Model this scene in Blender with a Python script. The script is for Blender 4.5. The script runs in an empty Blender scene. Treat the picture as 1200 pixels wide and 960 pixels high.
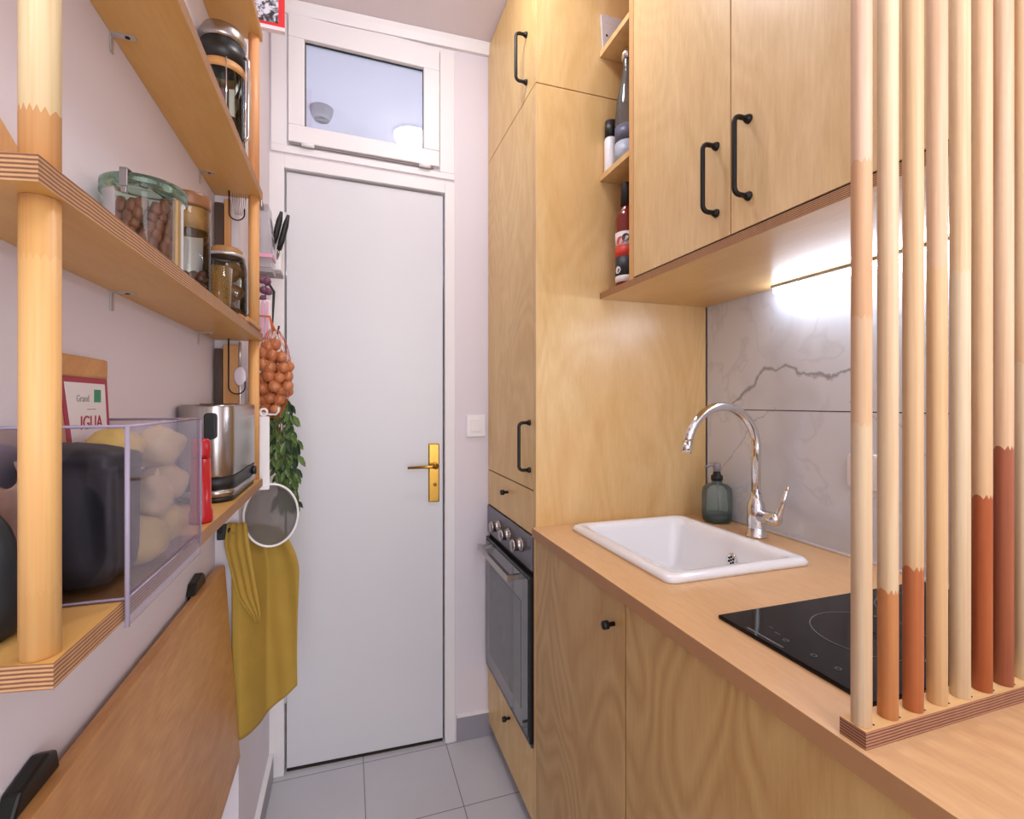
import bpy, bmesh, math, random
from mathutils import Vector, Matrix, noise
random.seed(7)
PI = math.pi
C = bpy.context.scene.collection
# ------------------------------------------------------------------ camera model used for reading positions
F, YAW, CU, CV, EYE = 577.0, math.radians(18.4), 600.0, 472.0, 1.25
SY, CY_ = math.sin(YAW), math.cos(YAW)
def at(u, v, Y):
    """point at depth Y that the photo shows at pixel u, v"""
    r = (u - CU) / F
    dx, dy, dz = SY + CY_ * r, CY_ - SY * r, (CV - v) / F
    t = Y / dy
    return Vector((dx * t, Y, EYE + dz * t))

# ------------------------------------------------------------------ materials
def lin(c):
    return tuple(((x / 255) / 12.92 if x / 255 <= 0.04045 else ((x / 255 + 0.055) / 1.055) ** 2.4) for x in c) + (1.0,)
class NT:
    def __init__(s, name):
        s.m = bpy.data.materials.new(name); s.m.use_nodes = True
        s.t = s.m.node_tree; s.t.nodes.clear()
        s.out = s.n('ShaderNodeOutputMaterial')
    def n(s, typ, **kw):
        nd = s.t.nodes.new(typ)
        for k, v in kw.items():
            if k.startswith('i_'): nd.inputs[k[2:].replace('_', ' ')].default_value = v
            elif k.startswith('x'): nd.inputs[int(k[1:])].default_value = v
            else: setattr(nd, k, v)
        return nd
    def l(s, a, b): s.t.links.new(a, b)
    def math(s, op, a, b=None, clamp=False):
        nd = s.n('ShaderNodeMath', operation=op); nd.use_clamp = clamp
        for i, q in enumerate((a, b)):
            if q is None: continue
            if isinstance(q, (int, float)): nd.inputs[i].default_value = q
            else: s.l(q, nd.inputs[i])
        return nd.outputs[0]
    def mix(s, fac, a, b, typ='MIX'):
        nd = s.n('ShaderNodeMix', data_type='RGBA', blend_type=typ)
        for i, q in ((0, fac), (6, a), (7, b)):
            if isinstance(q, (int, float, tuple)): nd.inputs[i].default_value = q
            else: s.l(q, nd.inputs[i])
        return nd.outputs[2]
    def coord(s, scale=(1, 1, 1), loc=(0, 0, 0)):
        tc = s.n('ShaderNodeTexCoord'); mp = s.n('ShaderNodeMapping')
        mp.inputs['Scale'].default_value = scale; mp.inputs['Location'].default_value = loc
        s.l(tc.outputs['Object'], mp.inputs['Vector']); return mp.outputs[0]
    def noise(s, vec, scale, detail=3, rough=0.55, dist=0.0):
        nd = s.n('ShaderNodeTexNoise', i_Scale=scale, i_Detail=detail, i_Roughness=rough, i_Distortion=dist)
        s.l(vec, nd.inputs['Vector']); return nd.outputs['Fac']
    def ramp(s, fac, stops, interp='LINEAR'):
        nd = s.n('ShaderNodeValToRGB'); nd.color_ramp.interpolation = interp
        el = nd.color_ramp.elements
        while len(el) < len(stops): el.new(0.5)
        for e, (p, c) in zip(el, stops): e.position = p; e.color = c
        s.l(fac, nd.inputs[0]); return nd.outputs[0]
    def bsdf(s, color, rough=0.5, metal=0.0, bump=None, bs=0.2, bd=0.001, **kw):
        p = s.n('ShaderNodeBsdfPrincipled')
        if isinstance(color, tuple): p.inputs['Base Color'].default_value = color
        else: s.l(color, p.inputs['Base Color'])
        if isinstance(rough, (int, float)): p.inputs['Roughness'].default_value = rough
        else: s.l(rough, p.inputs['Roughness'])
        p.inputs['Metallic'].default_value = metal
        for k, v in kw.items(): p.inputs[k.replace('_', ' ')].default_value = v
        if bump is not None:
            b = s.n('ShaderNodeBump', i_Strength=bs, i_Distance=bd); s.l(bump, b.inputs['Height']); s.l(b.outputs[0], p.inputs['Normal'])
        s.l(p.outputs[0], s.out.inputs[0]); return p

def plain(name, rgb, rough=0.5, metal=0.0, var=0.04, nscale=25, bump=0.0, **kw):
    t = NT(name); c = lin(rgb); v = t.coord()
    n = t.noise(v, nscale, 3)
    col = t.mix(n, tuple(x * (1 - var) for x in c[:3]) + (1,), tuple(min(1, x * (1 + var)) for x in c[:3]) + (1,))
    t.bsdf(col, rough, metal, bump=(n if bump else None), bs=bump, **kw); return t.m

def wood(name, light, dark, axis='Z', rough=0.42, fig=0.5, fine=0.25, loc=(0, 0, 0), arches=0.0, blotch=0.3, blotch_rgb=None):
    """veneer: long stretched noise along the grain plus broad rotary-cut figure"""
    t = NT(name)
    st = {'X': (0.12, 1, 1), 'Y': (1, 0.12, 1), 'Z': (1, 1, 0.12)}[axis]
    sf = {'X': (0.35, 1, 1), 'Y': (1, 0.35, 1), 'Z': (1, 1, 0.35)}[axis]
    v1 = t.coord(st, loc); v2 = t.coord(sf, loc); v3 = t.coord((1, 1, 1), loc)
    fine_n = t.noise(v1, 160, 4, 0.6)
    broad = t.noise(v2, 7, 4, 0.55, 0.8)
    rings = t.math('FRACT', t.math('MULTIPLY', t.noise(v2, 3.0, 2, 0.5, 0.6), 16.0))
    ring = t.math('MULTIPLY', t.math('ABSOLUTE', t.math('SUBTRACT', rings, 0.5)), 2.0)
    f = t.math('ADD', t.math('MULTIPLY', broad, fig), t.math('MULTIPLY', fine_n, fine))
    f = t.math('ADD', f, t.math('MULTIPLY', ring, arches))
    f = t.math('MULTIPLY', f, 1.0 / (fig + fine + arches))
    f2 = t.n('ShaderNodeMapRange', x1=0.34, x2=0.66); t.l(f, f2.inputs[0])
    col = t.mix(f2.outputs[0], lin(light), lin(dark))
    bl = t.n('ShaderNodeMapRange', x1=0.42, x2=0.75); t.l(t.noise(v3, 3.2, 3, 0.5, 0.5), bl.inputs[0])
    col = t.mix(t.math('MULTIPLY', bl.outputs[0], blotch), col, lin(blotch_rgb or dark))
    t.bsdf(col, rough, bump=fine_n, bs=0.05, bd=0.0005); return t.m

def ply_edge(name, light, dark, period=0.0031, phase=0.0):
    t = NT(name); tc = t.n('ShaderNodeTexCoord'); sp = t.n('ShaderNodeSeparateXYZ'); t.l(tc.outputs['Object'], sp.inputs[0])
    wob = t.math('MULTIPLY', t.noise(t.coord((1, 1, 0.2)), 22, 2), 0.0022)
    fr = t.math('FRACT', t.math('DIVIDE', t.math('ADD', t.math('ADD', sp.outputs[2], wob), phase + 1.0), period))
    tri = t.math('MULTIPLY', t.math('ABSOLUTE', t.math('SUBTRACT', fr, 0.5)), 2.0)
    mr = t.n('ShaderNodeMapRange', x1=0.30, x2=0.75); t.l(tri, mr.inputs[0])
    n = t.noise(t.coord((1, 1, 0.3)), 120, 3)
    a = t.mix(n, lin(light), lin(tuple(int(x * 0.86) for x in light)))
    b = t.mix(n, lin(dark), lin(tuple(int(x * 0.75) for x in dark)))
    t.bsdf(t.mix(mr.outputs[0], a, b), 0.6); return t.m

def pine(name, segs, seed=0.0, streak=(196, 120, 66), top=None):
    """finger-jointed dowel: segs = [(z where it starts, rgb), ...] rising"""
    t = NT(name); tc = t.n('ShaderNodeTexCoord'); sp = t.n('ShaderNodeSeparateXYZ'); t.l(tc.outputs['Object'], sp.inputs[0])
    saw = t.math('FRACT', t.math('MULTIPLY', sp.outputs[0], 260.0))
    saw = t.math('MULTIPLY', t.math('ABSOLUTE', t.math('SUBTRACT', saw, 0.5)), 0.011)
    z = t.math('ADD', sp.outputs[2], saw)
    g = t.noise(t.coord((1, 1, 0.02), (seed, seed * 2, 0)), 190, 3, 0.6)
    g2 = t.noise(t.coord((1, 1, 0.05), (seed, 0, seed)), 60, 2, 0.5, 0.4)
    col = lin(segs[0][1])
    for z0, rgb in segs[1:]:
        col = t.mix(t.math('GREATER_THAN', z, z0), col, lin(rgb))
    mr = t.n('ShaderNodeMapRange', x1=0.42, x2=0.72); t.l(g, mr.inputs[0])
    mr2 = t.n('ShaderNodeMapRange', x1=0.5, x2=0.75); t.l(g2, mr2.inputs[0])
    col = t.mix(t.math('MULTIPLY', mr.outputs[0], 0.45), col, t.mix(1.0, col, lin((226, 190, 160)), 'MULTIPLY'))
    col = t.mix(t.math('MULTIPLY', mr2.outputs[0], 0.27), col, lin(streak))
    t.bsdf(col, 0.5, bump=g, bs=0.05, bd=0.0004); return t.m

def glass(name, tint=(240, 248, 246), haze=0.0, gloss=0.9, rough=0.03, hazecol=(235, 235, 240)):
    """thin pane: see-through with a Fresnel reflection"""
    t = NT(name)
    tr = t.n('ShaderNodeBsdfTransparent'); tr.inputs[0].default_value = lin(tint)
    gl = t.n('ShaderNodeBsdfGlossy', i_Roughness=rough)
    fr = t.n('ShaderNodeFresnel', i_IOR=1.45)
    base = tr.outputs[0]
    if haze:
        df = t.n('ShaderNodeBsdfDiffuse'); df.inputs[0].default_value = lin(hazecol)
        mx = t.n('ShaderNodeMixShader'); mx.inputs[0].default_value = haze
        t.l(base, mx.inputs[1]); t.l(df.outputs[0], mx.inputs[2]); base = mx.outputs[0]
    ms = t.n('ShaderNodeMixShader'); t.l(t.math('MULTIPLY', fr.outputs[0], gloss, True), ms.inputs[0])
    t.l(base, ms.inputs[1]); t.l(gl.outputs[0], ms.inputs[2]); t.l(ms.outputs[0], t.out.inputs[0]); return t.m

def emit(name, rgb, s):
    t = NT(name); e = t.n('ShaderNodeEmission'); e.inputs[0].default_value = lin(rgb); e.inputs[1].default_value = s
    t.l(e.outputs[0], t.out.inputs[0]); return t.m

M = {}
M['wall'] = plain('painted_wall', (222, 214, 221), 0.7, var=0.02, nscale=4)
M['wall2'] = plain('painted_joinery', (232, 228, 230), 0.45, var=0.02, nscale=5)
M['ceil'] = plain('ceiling_paint', (225, 216, 220), 0.8, var=0.02, nscale=3)
M['door'] = plain('door_paint', (216, 215, 220), 0.35, var=0.015, nscale=6)
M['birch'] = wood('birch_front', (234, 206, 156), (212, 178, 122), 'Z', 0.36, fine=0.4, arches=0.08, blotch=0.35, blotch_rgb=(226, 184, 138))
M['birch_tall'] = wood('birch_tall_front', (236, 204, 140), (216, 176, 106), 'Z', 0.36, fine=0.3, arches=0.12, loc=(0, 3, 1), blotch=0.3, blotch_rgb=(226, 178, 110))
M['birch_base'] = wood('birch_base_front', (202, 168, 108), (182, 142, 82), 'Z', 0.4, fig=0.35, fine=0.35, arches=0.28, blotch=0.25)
M['birch_side'] = wood('birch_side', (228, 196, 144), (206, 166, 106), 'Z', 0.3, fig=0.7, fine=0.3, arches=0.1, loc=(3, 1, 2), blotch=0.45, blotch_rgb=(218, 172, 112))
M['birch_under'] = wood('birch_under', (224, 186, 128), (206, 164, 100), 'Y', 0.3, loc=(1, 2, 3))
M['shelf'] = wood('shelf_birch', (222, 176, 106), (208, 156, 82), 'Y', 0.4, loc=(4, 0, 1), blotch=0.2)
M['edge'] = ply_edge('ply_edge', (206, 158, 110), (128, 82, 56))
M['edge_d'] = ply_edge('ply_edge_dark', (176, 122, 90), (96, 56, 42), 0.0031)
M['edge_l'] = plain('ply_edge_tan', (214, 168, 112), 0.6)  # even orange-tan colour of the niche side board
M['worktop'] = wood('worktop_beech', (226, 186, 138), (208, 162, 112), 'Y', 0.33, fig=0.5, fine=0.4, blotch=0.35, blotch_rgb=(220, 170, 128))
M['leaf'] = wood('table_beech', (202, 152, 96), (174, 120, 68), 'Y', 0.4, fig=0.5, fine=0.6, arches=0.12, loc=(2, 5, 0), blotch=0.3)
M['black'] = plain('black_metal', (24, 23, 22), 0.4, 0.3)
M['blackp'] = plain('black_plastic', (26, 25, 27), 0.45)
M['gap'] = plain('dark_gap', (40, 30, 24), 0.9)  # near-black that paints shade into door gaps; also holes, joints and screws
M['plinth'] = plain('plinth_grey', (92, 82, 84), 0.5)
M['ceramic'] = plain('white_ceramic', (240, 240, 243), 0.12, var=0.005, Coat_Weight=0.4)
M['whitep'] = plain('white_plastic', (236, 232, 234), 0.35, var=0.01)
M['greyp'] = plain('grey_plastic', (150, 142, 144), 0.5)
M['zinc'] = plain('galvanised', (198, 196, 198), 0.35, 0.7)
M['chrome'] = plain('chrome', (225, 225, 228), 0.07, 1.0, var=0.01)
def brushed():
    t = NT('brushed_steel'); n = t.noise(t.coord((1, 1, 0.01)), 420, 2)
    c = t.mix(n, lin((196, 190, 186)), lin((150, 144, 142)))
    t.bsdf(c, 0.27, 1.0, bump=n, bs=0.08, bd=0.0005); return t.m
M['steel'] = brushed()
M['brass'] = plain('brass', (186, 142, 66), 0.25, 1.0, var=0.12, nscale=60)
M['red'] = plain('red_ceramic', (176, 22, 32), 0.25, var=0.05)
M['redprint'] = plain('red_print', (206, 40, 44), 0.5)
M['ovenpanel'] = plain('oven_panel', (112, 112, 120), 0.3, 0.7)
M['ovenglass'] = plain('oven_glass', (58, 64, 66), 0.06, 0.0, Coat_Weight=0.5)
M['ovendark'] = plain('oven_door', (40, 42, 44), 0.25, 0.3)
def hobm():
    t = NT('hob_glass'); t.bsdf(lin((12, 12, 16)), 0.07, IOR=1.3); return t.m
M['hob'] = hobm()
M['print'] = plain('hob_print', (92, 94, 100), 0.4)
M['kraft'] = plain('kraft_paper', (196, 148, 108), 0.7, var=0.08)
M['paper'] = plain('white_paper', (228, 222, 224), 0.6)
M['green'] = plain('green_print', (22, 134, 96), 0.5)
M['crimson'] = plain('crimson_print', (158, 36, 60), 0.5)
M['blackbag'] = plain('black_fabric', (17, 18, 23), 0.6, var=0.15, nscale=12)
M['potato'] = plain('potato_skin', (192, 164, 84), 0.6, var=0.16, nscale=40, bump=0.3)
M['ginger'] = plain('ginger_skin', (196, 170, 122), 0.6, var=0.15, nscale=40, bump=0.3)
M['onion'] = plain('onion_skin', (186, 116, 74), 0.35, var=0.28, nscale=60, bump=0.15)
M['net'] = plain('orange_net', (196, 96, 40), 0.6)
M['dried'] = plain('dried_fruit', (120, 70, 50), 0.45, var=0.6, nscale=90, bump=0.4)
M['mush'] = plain('brown_mushroom', (132, 86, 46), 0.5, var=0.3, nscale=30)
M['cork'] = wood('light_wood', (206, 152, 92), (176, 116, 60), 'X', 0.5)
M['boardlight'] = wood('board_light', (216, 166, 110), (190, 132, 76), 'Z', 0.5, arches=0.4)
M['boarddark'] = wood('board_dark', (84, 60, 46), (56, 38, 30), 'Z', 0.5)
M['mustard'] = plain('mustard_cloth', (166, 134, 54), 0.85, var=0.14, nscale=14, bump=0.2)
M['leafgreen'] = plain('herb_leaf', (92, 116, 58), 0.5, var=0.45, nscale=30)
M['leafdark'] = plain('herb_leaf_dark', (40, 62, 34), 0.6, var=0.4, nscale=30)
M['purple'] = plain('purple_bulb', (112, 66, 92), 0.5, var=0.3)
M['pink'] = plain('pink_print', (226, 160, 186), 0.6)
M['jarglass'] = glass('jar_glass', (232, 240, 236), gloss=1.0)
M['greenglass'] = glass('green_glass', (208, 236, 222), haze=0.07, hazecol=(150, 200, 180))
M['acrylic'] = glass('clear_acrylic', (250, 248, 252), gloss=0.5)
M['acrylic_front'] = glass('acrylic_front_sheen', (248, 246, 252), haze=0.035, gloss=0.35, hazecol=(225, 212, 228))  # pale haze mixed in for the milky reflection on the front wall
M['acrylic_edge'] = glass('acrylic_edge', (190, 180, 205), haze=0.55, hazecol=(205, 192, 214))
M['clearbottle'] = glass('bottle_glass', (206, 212, 214), haze=0.12, hazecol=(190, 194, 200))
M['soapglass'] = glass('soap_glass', (228, 238, 238), haze=0.16, hazecol=(150, 182, 184))
M['soapliquid'] = plain('soap_liquid', (10, 44, 46), 0.15)
M['sauce'] = plain('sauce_red', (118, 34, 22), 0.12, var=0.2)
M['labeldark'] = plain('label_dark', (44, 44, 52), 0.5, var=0.3)
M['labelred'] = plain('label_red', (212, 62, 50), 0.5)
M['meshgrey'] = glass('sieve_mesh', (160, 156, 154), haze=0.32, gloss=0.2, rough=0.4, hazecol=(150, 145, 140))
M['clearplastic'] = glass('clear_plastic', (238, 236, 240), haze=0.35, hazecol=(225, 222, 228))
M['transom'] = glass('transom_glass', (225, 231, 240), haze=0.15, gloss=3.2, rough=0.02, hazecol=(200, 208, 220))  # pale haze painted in for light in the pane; reflection strengthened
M['lamp'] = emit('lamp_glow', (250, 250, 255), 44)
M['led'] = emit('led_glow', (226, 236, 255), 30)
M['silicone'] = plain('silicone', (236, 232, 234), 0.4)
M['darkbit'] = plain('coffee_dark', (30, 26, 24), 0.4)
M['bluepaper'] = plain('magazine_paper', (206, 210, 222), 0.6, var=0.2, nscale=80)
M['speck'] = plain('speckled_plate', (200, 190, 190), 0.5, var=0.25, nscale=180)

def floor_mat():
    t = NT('floor_tiles'); tc = t.n('ShaderNodeTexCoord'); sp = t.n('ShaderNodeSeparateXYZ'); t.l(tc.outputs['Object'], sp.inputs[0])
    ds = []
    for k, off in ((0, 0.05), (1, 1.493)):
        a = t.math('FRACT', t.math('DIVIDE', t.math('ADD', sp.outputs[k], 29.0 - off), 0.29))
        a = t.math('MINIMUM', a, t.math('SUBTRACT', 1.0, a)); ds.append(a)
    g = t.math('LESS_THAN', t.math('MINIMUM', ds[0], ds[1]), 0.0055)
    n = t.noise(t.coord(), 5, 4)
    c = t.mix(n, lin((190, 190, 196)), lin((204, 203, 209)))
    t.bsdf(t.mix(g, c, lin((122, 120, 128))), 0.3, bump=t.math('SUBTRACT', 1.0, g), bs=0.3); return t.m
def marble():
    t = NT('marble'); v = t.coord((1, 1, 1), (0.3, 5.1, 2.7))
    warp = t.n('ShaderNodeTexNoise', i_Scale=2.2, i_Detail=4); t.l(v, warp.inputs['Vector'])
    sub = t.n('ShaderNodeVectorMath', operation='SCALE'); sub.inputs[3].default_value = 0.55; t.l(warp.outputs['Color'], sub.inputs[0])
    add = t.n('ShaderNodeVectorMath', operation='ADD'); t.l(v, add.inputs[0]); t.l(sub.outputs[0], add.inputs[1])
    def vein(scale, w, seed):
        mp = t.n('ShaderNodeMapping'); mp.inputs['Location'].default_value = (seed, seed, seed); t.l(add.outputs[0], mp.inputs[0])
        n = t.noise(mp.outputs[0], scale, 3, 0.5)
        d = t.math('ABSOLUTE', t.math('SUBTRACT', n, 0.5))
        mr = t.n('ShaderNodeMapRange', x1=0.0, x2=w, x3=1.0, x4=0.0); t.l(d, mr.inputs[0]); return mr.outputs[0]
    m1 = t.n('ShaderNodeMapRange', x1=0.5, x2=0.7); t.l(t.noise(v, 2.5, 2), m1.inputs[0])
    v1 = t.math('MULTIPLY', vein(1.6, 0.012, 0.0), m1.outputs[0]); v2 = t.math('MULTIPLY', vein(1.3, 0.06, 0.0), 0.22); v3 = t.math('MULTIPLY', vein(4.2, 0.02, 3.0), 0.16)
    tc = t.n('ShaderNodeTexCoord'); sp = t.n('ShaderNodeSeparateXYZ'); t.l(tc.outputs['Object'], sp.inputs[0])
    def run(y0, dy, z0, dz, pts, width, seed):
        # one long wandering vein across the slab: height of the vein as a function of the run along the wall
        fac = t.math('DIVIDE', t.math('SUBTRACT', sp.outputs[1], y0), dy)
        h = t.ramp(fac, [(p, (q, q, q, 1)) for p, q in pts])
        wob = t.math('MULTIPLY', t.math('SUBTRACT', t.noise(t.coord((1, 1, 1), (seed, seed, 0)), 26, 4, 0.6), 0.5), 0.045)
        zz = t.math('ADD', t.math('ADD', t.math('MULTIPLY', h, dz), z0), wob)
        d = t.math('ABSOLUTE', t.math('SUBTRACT', sp.outputs[2], zz))
        w = t.math('MULTIPLY', t.noise(t.coord((1, 1, 1), (0, seed, seed)), 14, 2), width)
        q = t.math('SUBTRACT', 1.0, t.math('DIVIDE', d, w), True)
        inside = t.math('MULTIPLY', t.math('GREATER_THAN', fac, 0.0), t.math('LESS_THAN', fac, 1.0))
        return t.math('MULTIPLY', t.math('POWER', q, 0.8), inside)
    r1 = run(0.80, 0.42, 1.2, 0.2, [(0.0, .62), (.148, .56), (.31, .59), (.46, .715), (.624, .705), (.731, .455), (.945, .175)], 0.017, 3.0)
    r2 = run(1.02, 0.22, 1.0, 0.25, [(0.0, .95), (.35, .8), (.6, .5), (1.0, .1)], 0.009, 8.0)
    r3 = run(0.45, 0.37, 0.9, 0.35, [(0.0, .1), (.4, .45), (.7, .85), (1.0, .98)], 0.007, 12.0)
    rr = t.math('MAXIMUM', t.math('MULTIPLY', r1, 0.85), t.math('MAXIMUM', t.math('MULTIPLY', r2, 0.45), t.math('MULTIPLY', r3, 0.35)))
    f = t.math('MAXIMUM', rr, t.math('MAXIMUM', v2, v3))
    cloud = t.noise(v, 2.0, 3)
    base = t.mix(cloud, lin((206, 211, 222)), lin((222, 226, 234)))
    t.bsdf(t.mix(f, base, lin((132, 132, 142))), 0.12, Coat_Weight=0.2); return t.m
M['floor'] = floor_mat(); M['marble'] = marble()

# ------------------------------------------------------------------ mesh helpers
def B(): return bmesh.new()
def box(bm, x0, x1, y0, y1, z0, z1, mi=0):
    vs = [bm.verts.new(p) for p in ((x0, y0, z0), (x1, y0, z0), (x1, y1, z0), (x0, y1, z0), (x0, y0, z1), (x1, y0, z1), (x1, y1, z1), (x0, y1, z1))]
    fs = []
    for f in ((0, 3, 2, 1), (4, 5, 6, 7), (0, 1, 5, 4), (1, 2, 6, 5), (2, 3, 7, 6), (3, 0, 4, 7)):
        fc = bm.faces.new([vs[i] for i in f]); fc.material_index = mi; fs.append(fc)
    return vs
def prism(bm, pts, z0, z1, axis='Z', mi=0):
    """extrude a 2-D outline along an axis"""
    def P(a, b, c): return {'Z': (a, b, c), 'Y': (a, c, b), 'X': (c, a, b)}[axis]
    lo = [bm.verts.new(P(a, b, z0)) for a, b in pts]; hi = [bm.verts.new(P(a, b, z1)) for a, b in pts]
    n = len(pts); bm.faces.new(lo[::-1]).material_index = mi; bm.faces.new(hi).material_index = mi
    for i in range(n): bm.faces.new((lo[i], lo[(i + 1) % n], hi[(i + 1) % n], hi[i])).material_index = mi
def rrect(x0, x1, y0, y1, r, n=6):
    out = []
    for cx, cy, a0 in ((x1 - r, y0 + r, -90), (x1 - r, y1 - r, 0), (x0 + r, y1 - r, 90), (x0 + r, y0 + r, 180)):
        for i in range(n + 1):
            a = math.radians(a0 + 90 * i / n); out.append((cx + r * math.cos(a), cy + r * math.sin(a)))
    return out
def lathe(bm, cx, cy, prof, seg=32, sx=1, sy=1, mi=0):
    rings = []
    for r, z in prof:
        if r < 1e-6: rings.append([bm.verts.new((cx, cy, z))])
        else: rings.append([bm.verts.new((cx + sx * r * math.cos(2 * PI * i / seg), cy + sy * r * math.sin(2 * PI * i / seg), z)) for i in range(seg)])
    for a, b in zip(rings, rings[1:]):
        for i in range(seg):
            j = (i + 1) % seg
            if len(a) == 1 and len(b) == 1: continue
            if len(a) == 1: f = bm.faces.new((a[0], b[j], b[i]))
            elif len(b) == 1: f = bm.faces.new((a[i], a[j], b[0]))
            else: f = bm.faces.new((a[i], a[j], b[j], b[i]))
            f.material_index = mi; f.smooth = True
def tube(bm, pts, r, seg=10, caps=True, mi=0):
    pts = [Vector(p) for p in pts]; rs = r if isinstance(r, (list, tuple)) else [r] * len(pts)
    up = None; rings = []
    for i, p in enumerate(pts):
        d = (pts[min(i + 1, len(pts) - 1)] - pts[max(i - 1, 0)]).normalized()
        if up is None: up = Vector((0, 0, 1)) if abs(d.z) < 0.9 else Vector((1, 0, 0))
        a = d.cross(up).normalized(); b = a.cross(d).normalized(); up = b
        rings.append([bm.verts.new(p + (a * math.cos(2 * PI * k / seg) + b * math.sin(2 * PI * k / seg)) * rs[i]) for k in range(seg)])
    for x, y in zip(rings, rings[1:]):
        for k in range(seg):
            f = bm.faces.new((x[k], x[(k + 1) % seg], y[(k + 1) % seg], y[k])); f.smooth = True; f.material_index = mi
    if caps: bm.faces.new(rings[0][::-1]).material_index = mi; bm.faces.new(rings[-1]).material_index = mi
def arc(c, r, a0, a1, n, plane='XZ'):
    out = []
    for i in range(n + 1):
        a = math.radians(a0 + (a1 - a0) * i / n); u, v = r * math.cos(a), r * math.sin(a)
        out.append({'XZ': (c[0] + u, c[1], c[2] + v), 'YZ': (c[0], c[1] + u, c[2] + v), 'XY': (c[0] + u, c[1] + v, c[2])}[plane])
    return out
def blob(bm, c, r, seed=0, amp=0.12, sub=3, sc=(1, 1, 1), rot=None):
    g = bmesh.ops.create_icosphere(bm, subdivisions=sub, radius=1.0)
    for v in g['verts']:
        n = noise.noise(v.co * 1.3 + Vector((seed * 3.1, seed, 0)))
        p = v.co * (1 + amp * n); p = Vector((p.x * sc[0], p.y * sc[1], p.z * sc[2])) * r
        if rot: p = rot @ p
        v.co = p + Vector(c)
    for v in g['verts']:
        for f in v.link_faces: f.smooth = True
def sheet(bm, left, right, z0, z1, yf, th=0.003, nx=26, nz=36):
    """cloth between two side curves left(z), right(z); yf(s, z) gives its depth"""
    grid = {}
    for side in (0, 1):
        for j in range(nz + 1):
            for i in range(nx + 1):
                s = i / nx; k = j / nz
                zt = z1(s) if callable(z1) else z1; zb = z0(s) if callable(z0) else z0
                z = zb + (zt - zb) * k
                x = left(z) + (right(z) - left(z)) * s
                grid[side, i, j] = bm.verts.new((x, yf(s, z) + side * th, z))
    for side in (0, 1):
        for j in range(nz):
            for i in range(nx):
                q = [grid[side, i, j], grid[side, i + 1, j], grid[side, i + 1, j + 1], grid[side, i, j + 1]]
                f = bm.faces.new(q if side == 0 else q[::-1]); f.smooth = True
    per = [(i, 0) for i in range(nx)] + [(nx, j) for j in range(nz)] + [(i, nz) for i in range(nx, 0, -1)] + [(0, j) for j in range(nz, 0, -1)]
    for a, b in zip(per, per[1:] + per[:1]):
        bm.faces.new((grid[0, a[0], a[1]], grid[1, a[0], a[1]], grid[1, b[0], b[1]], grid[0, b[0], b[1]]))
def W(o):
    return (W(o.parent) if o.parent else Matrix.Identity(4)) @ o.matrix_basis
def obj(name, bm, mats, parent=None, bevel=0.0, label=None, smooth=False, bseg=2):
    bmesh.ops.recalc_face_normals(bm, faces=bm.faces[:])
    me = bpy.data.meshes.new(name); bm.to_mesh(me); bm.free()
    for m in (mats if isinstance(mats, (list, tuple)) else [mats]): me.materials.append(M[m] if isinstance(m, str) else m)
    o = bpy.data.objects.new(name, me); C.objects.link(o)
    if parent is not None:
        o.parent = parent; me.transform(W(parent).inverted())
    else:
        xs = [v.co for v in me.vertices]
        c = Vector(((min(v.x for v in xs) + max(v.x for v in xs)) / 2, (min(v.y for v in xs) + max(v.y for v in xs)) / 2, min(v.z for v in xs)))
        me.transform(Matrix.Translation(-c)); o.location = c
    if bevel:
        md = o.modifiers.new('bevel', 'BEVEL'); md.width = bevel; md.segments = bseg; md.limit_method = 'ANGLE'
    if smooth:
        for p in me.polygons: p.use_smooth = True
    if label: o['label'] = label
    return o
def tag(o, label, cat, group=None, kind=None):
    o['label'] = label; o['category'] = cat
    if group: o['group'] = group
    if kind: o['kind'] = kind
    return o
def thing(name, label, cat, loc=(0, 0, 0), rz=0, group=None):
    o = bpy.data.objects.new(name, None); C.objects.link(o); o.location = loc; o.rotation_euler = (0, 0, rz); o.empty_display_size = 0.02
    return tag(o, label, cat, group)
def struct(name, bm, m, parent=None, bevel=0, origin=False):
    if not origin and parent is None:
        o = obj(name, bm, m, None, bevel)
        # keep structure meshes in room coordinates
        c = o.location.copy(); o.data.transform(Matrix.Translation(c)); o.location = (0, 0, 0)
    else: o = obj(name, bm, m, parent, bevel)
    if parent is None: o['kind'] = 'structure'
    return o
def sbox(name, m, *a, parent=None, bevel=0):
    b = B(); box(b, *a); return struct(name, b, m, parent, bevel)
def edge_faces(o, idx=1):
    for p in o.data.polygons:
        if abs(p.normal.z) < 0.5: p.material_index = idx
def text(name, body, size, mat, M4, parent, ext=0.0004):
    cu = bpy.data.curves.new(name, 'FONT'); cu.body = body; cu.size = size; cu.extrude = ext; cu.align_x = 'CENTER'; cu.align_y = 'CENTER'
    tmp = bpy.data.objects.new('tmp', cu); C.objects.link(tmp)
    dg = bpy.context.evaluated_depsgraph_get(); me = bpy.data.meshes.new_from_object(tmp.evaluated_get(dg))
    bpy.data.objects.remove(tmp); me.name = name
    me.materials.clear(); me.materials.append(M[mat])
    o = bpy.data.objects.new(name, me); C.objects.link(o); o.parent = parent; me.transform(W(parent).inverted() @ M4); return o

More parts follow.
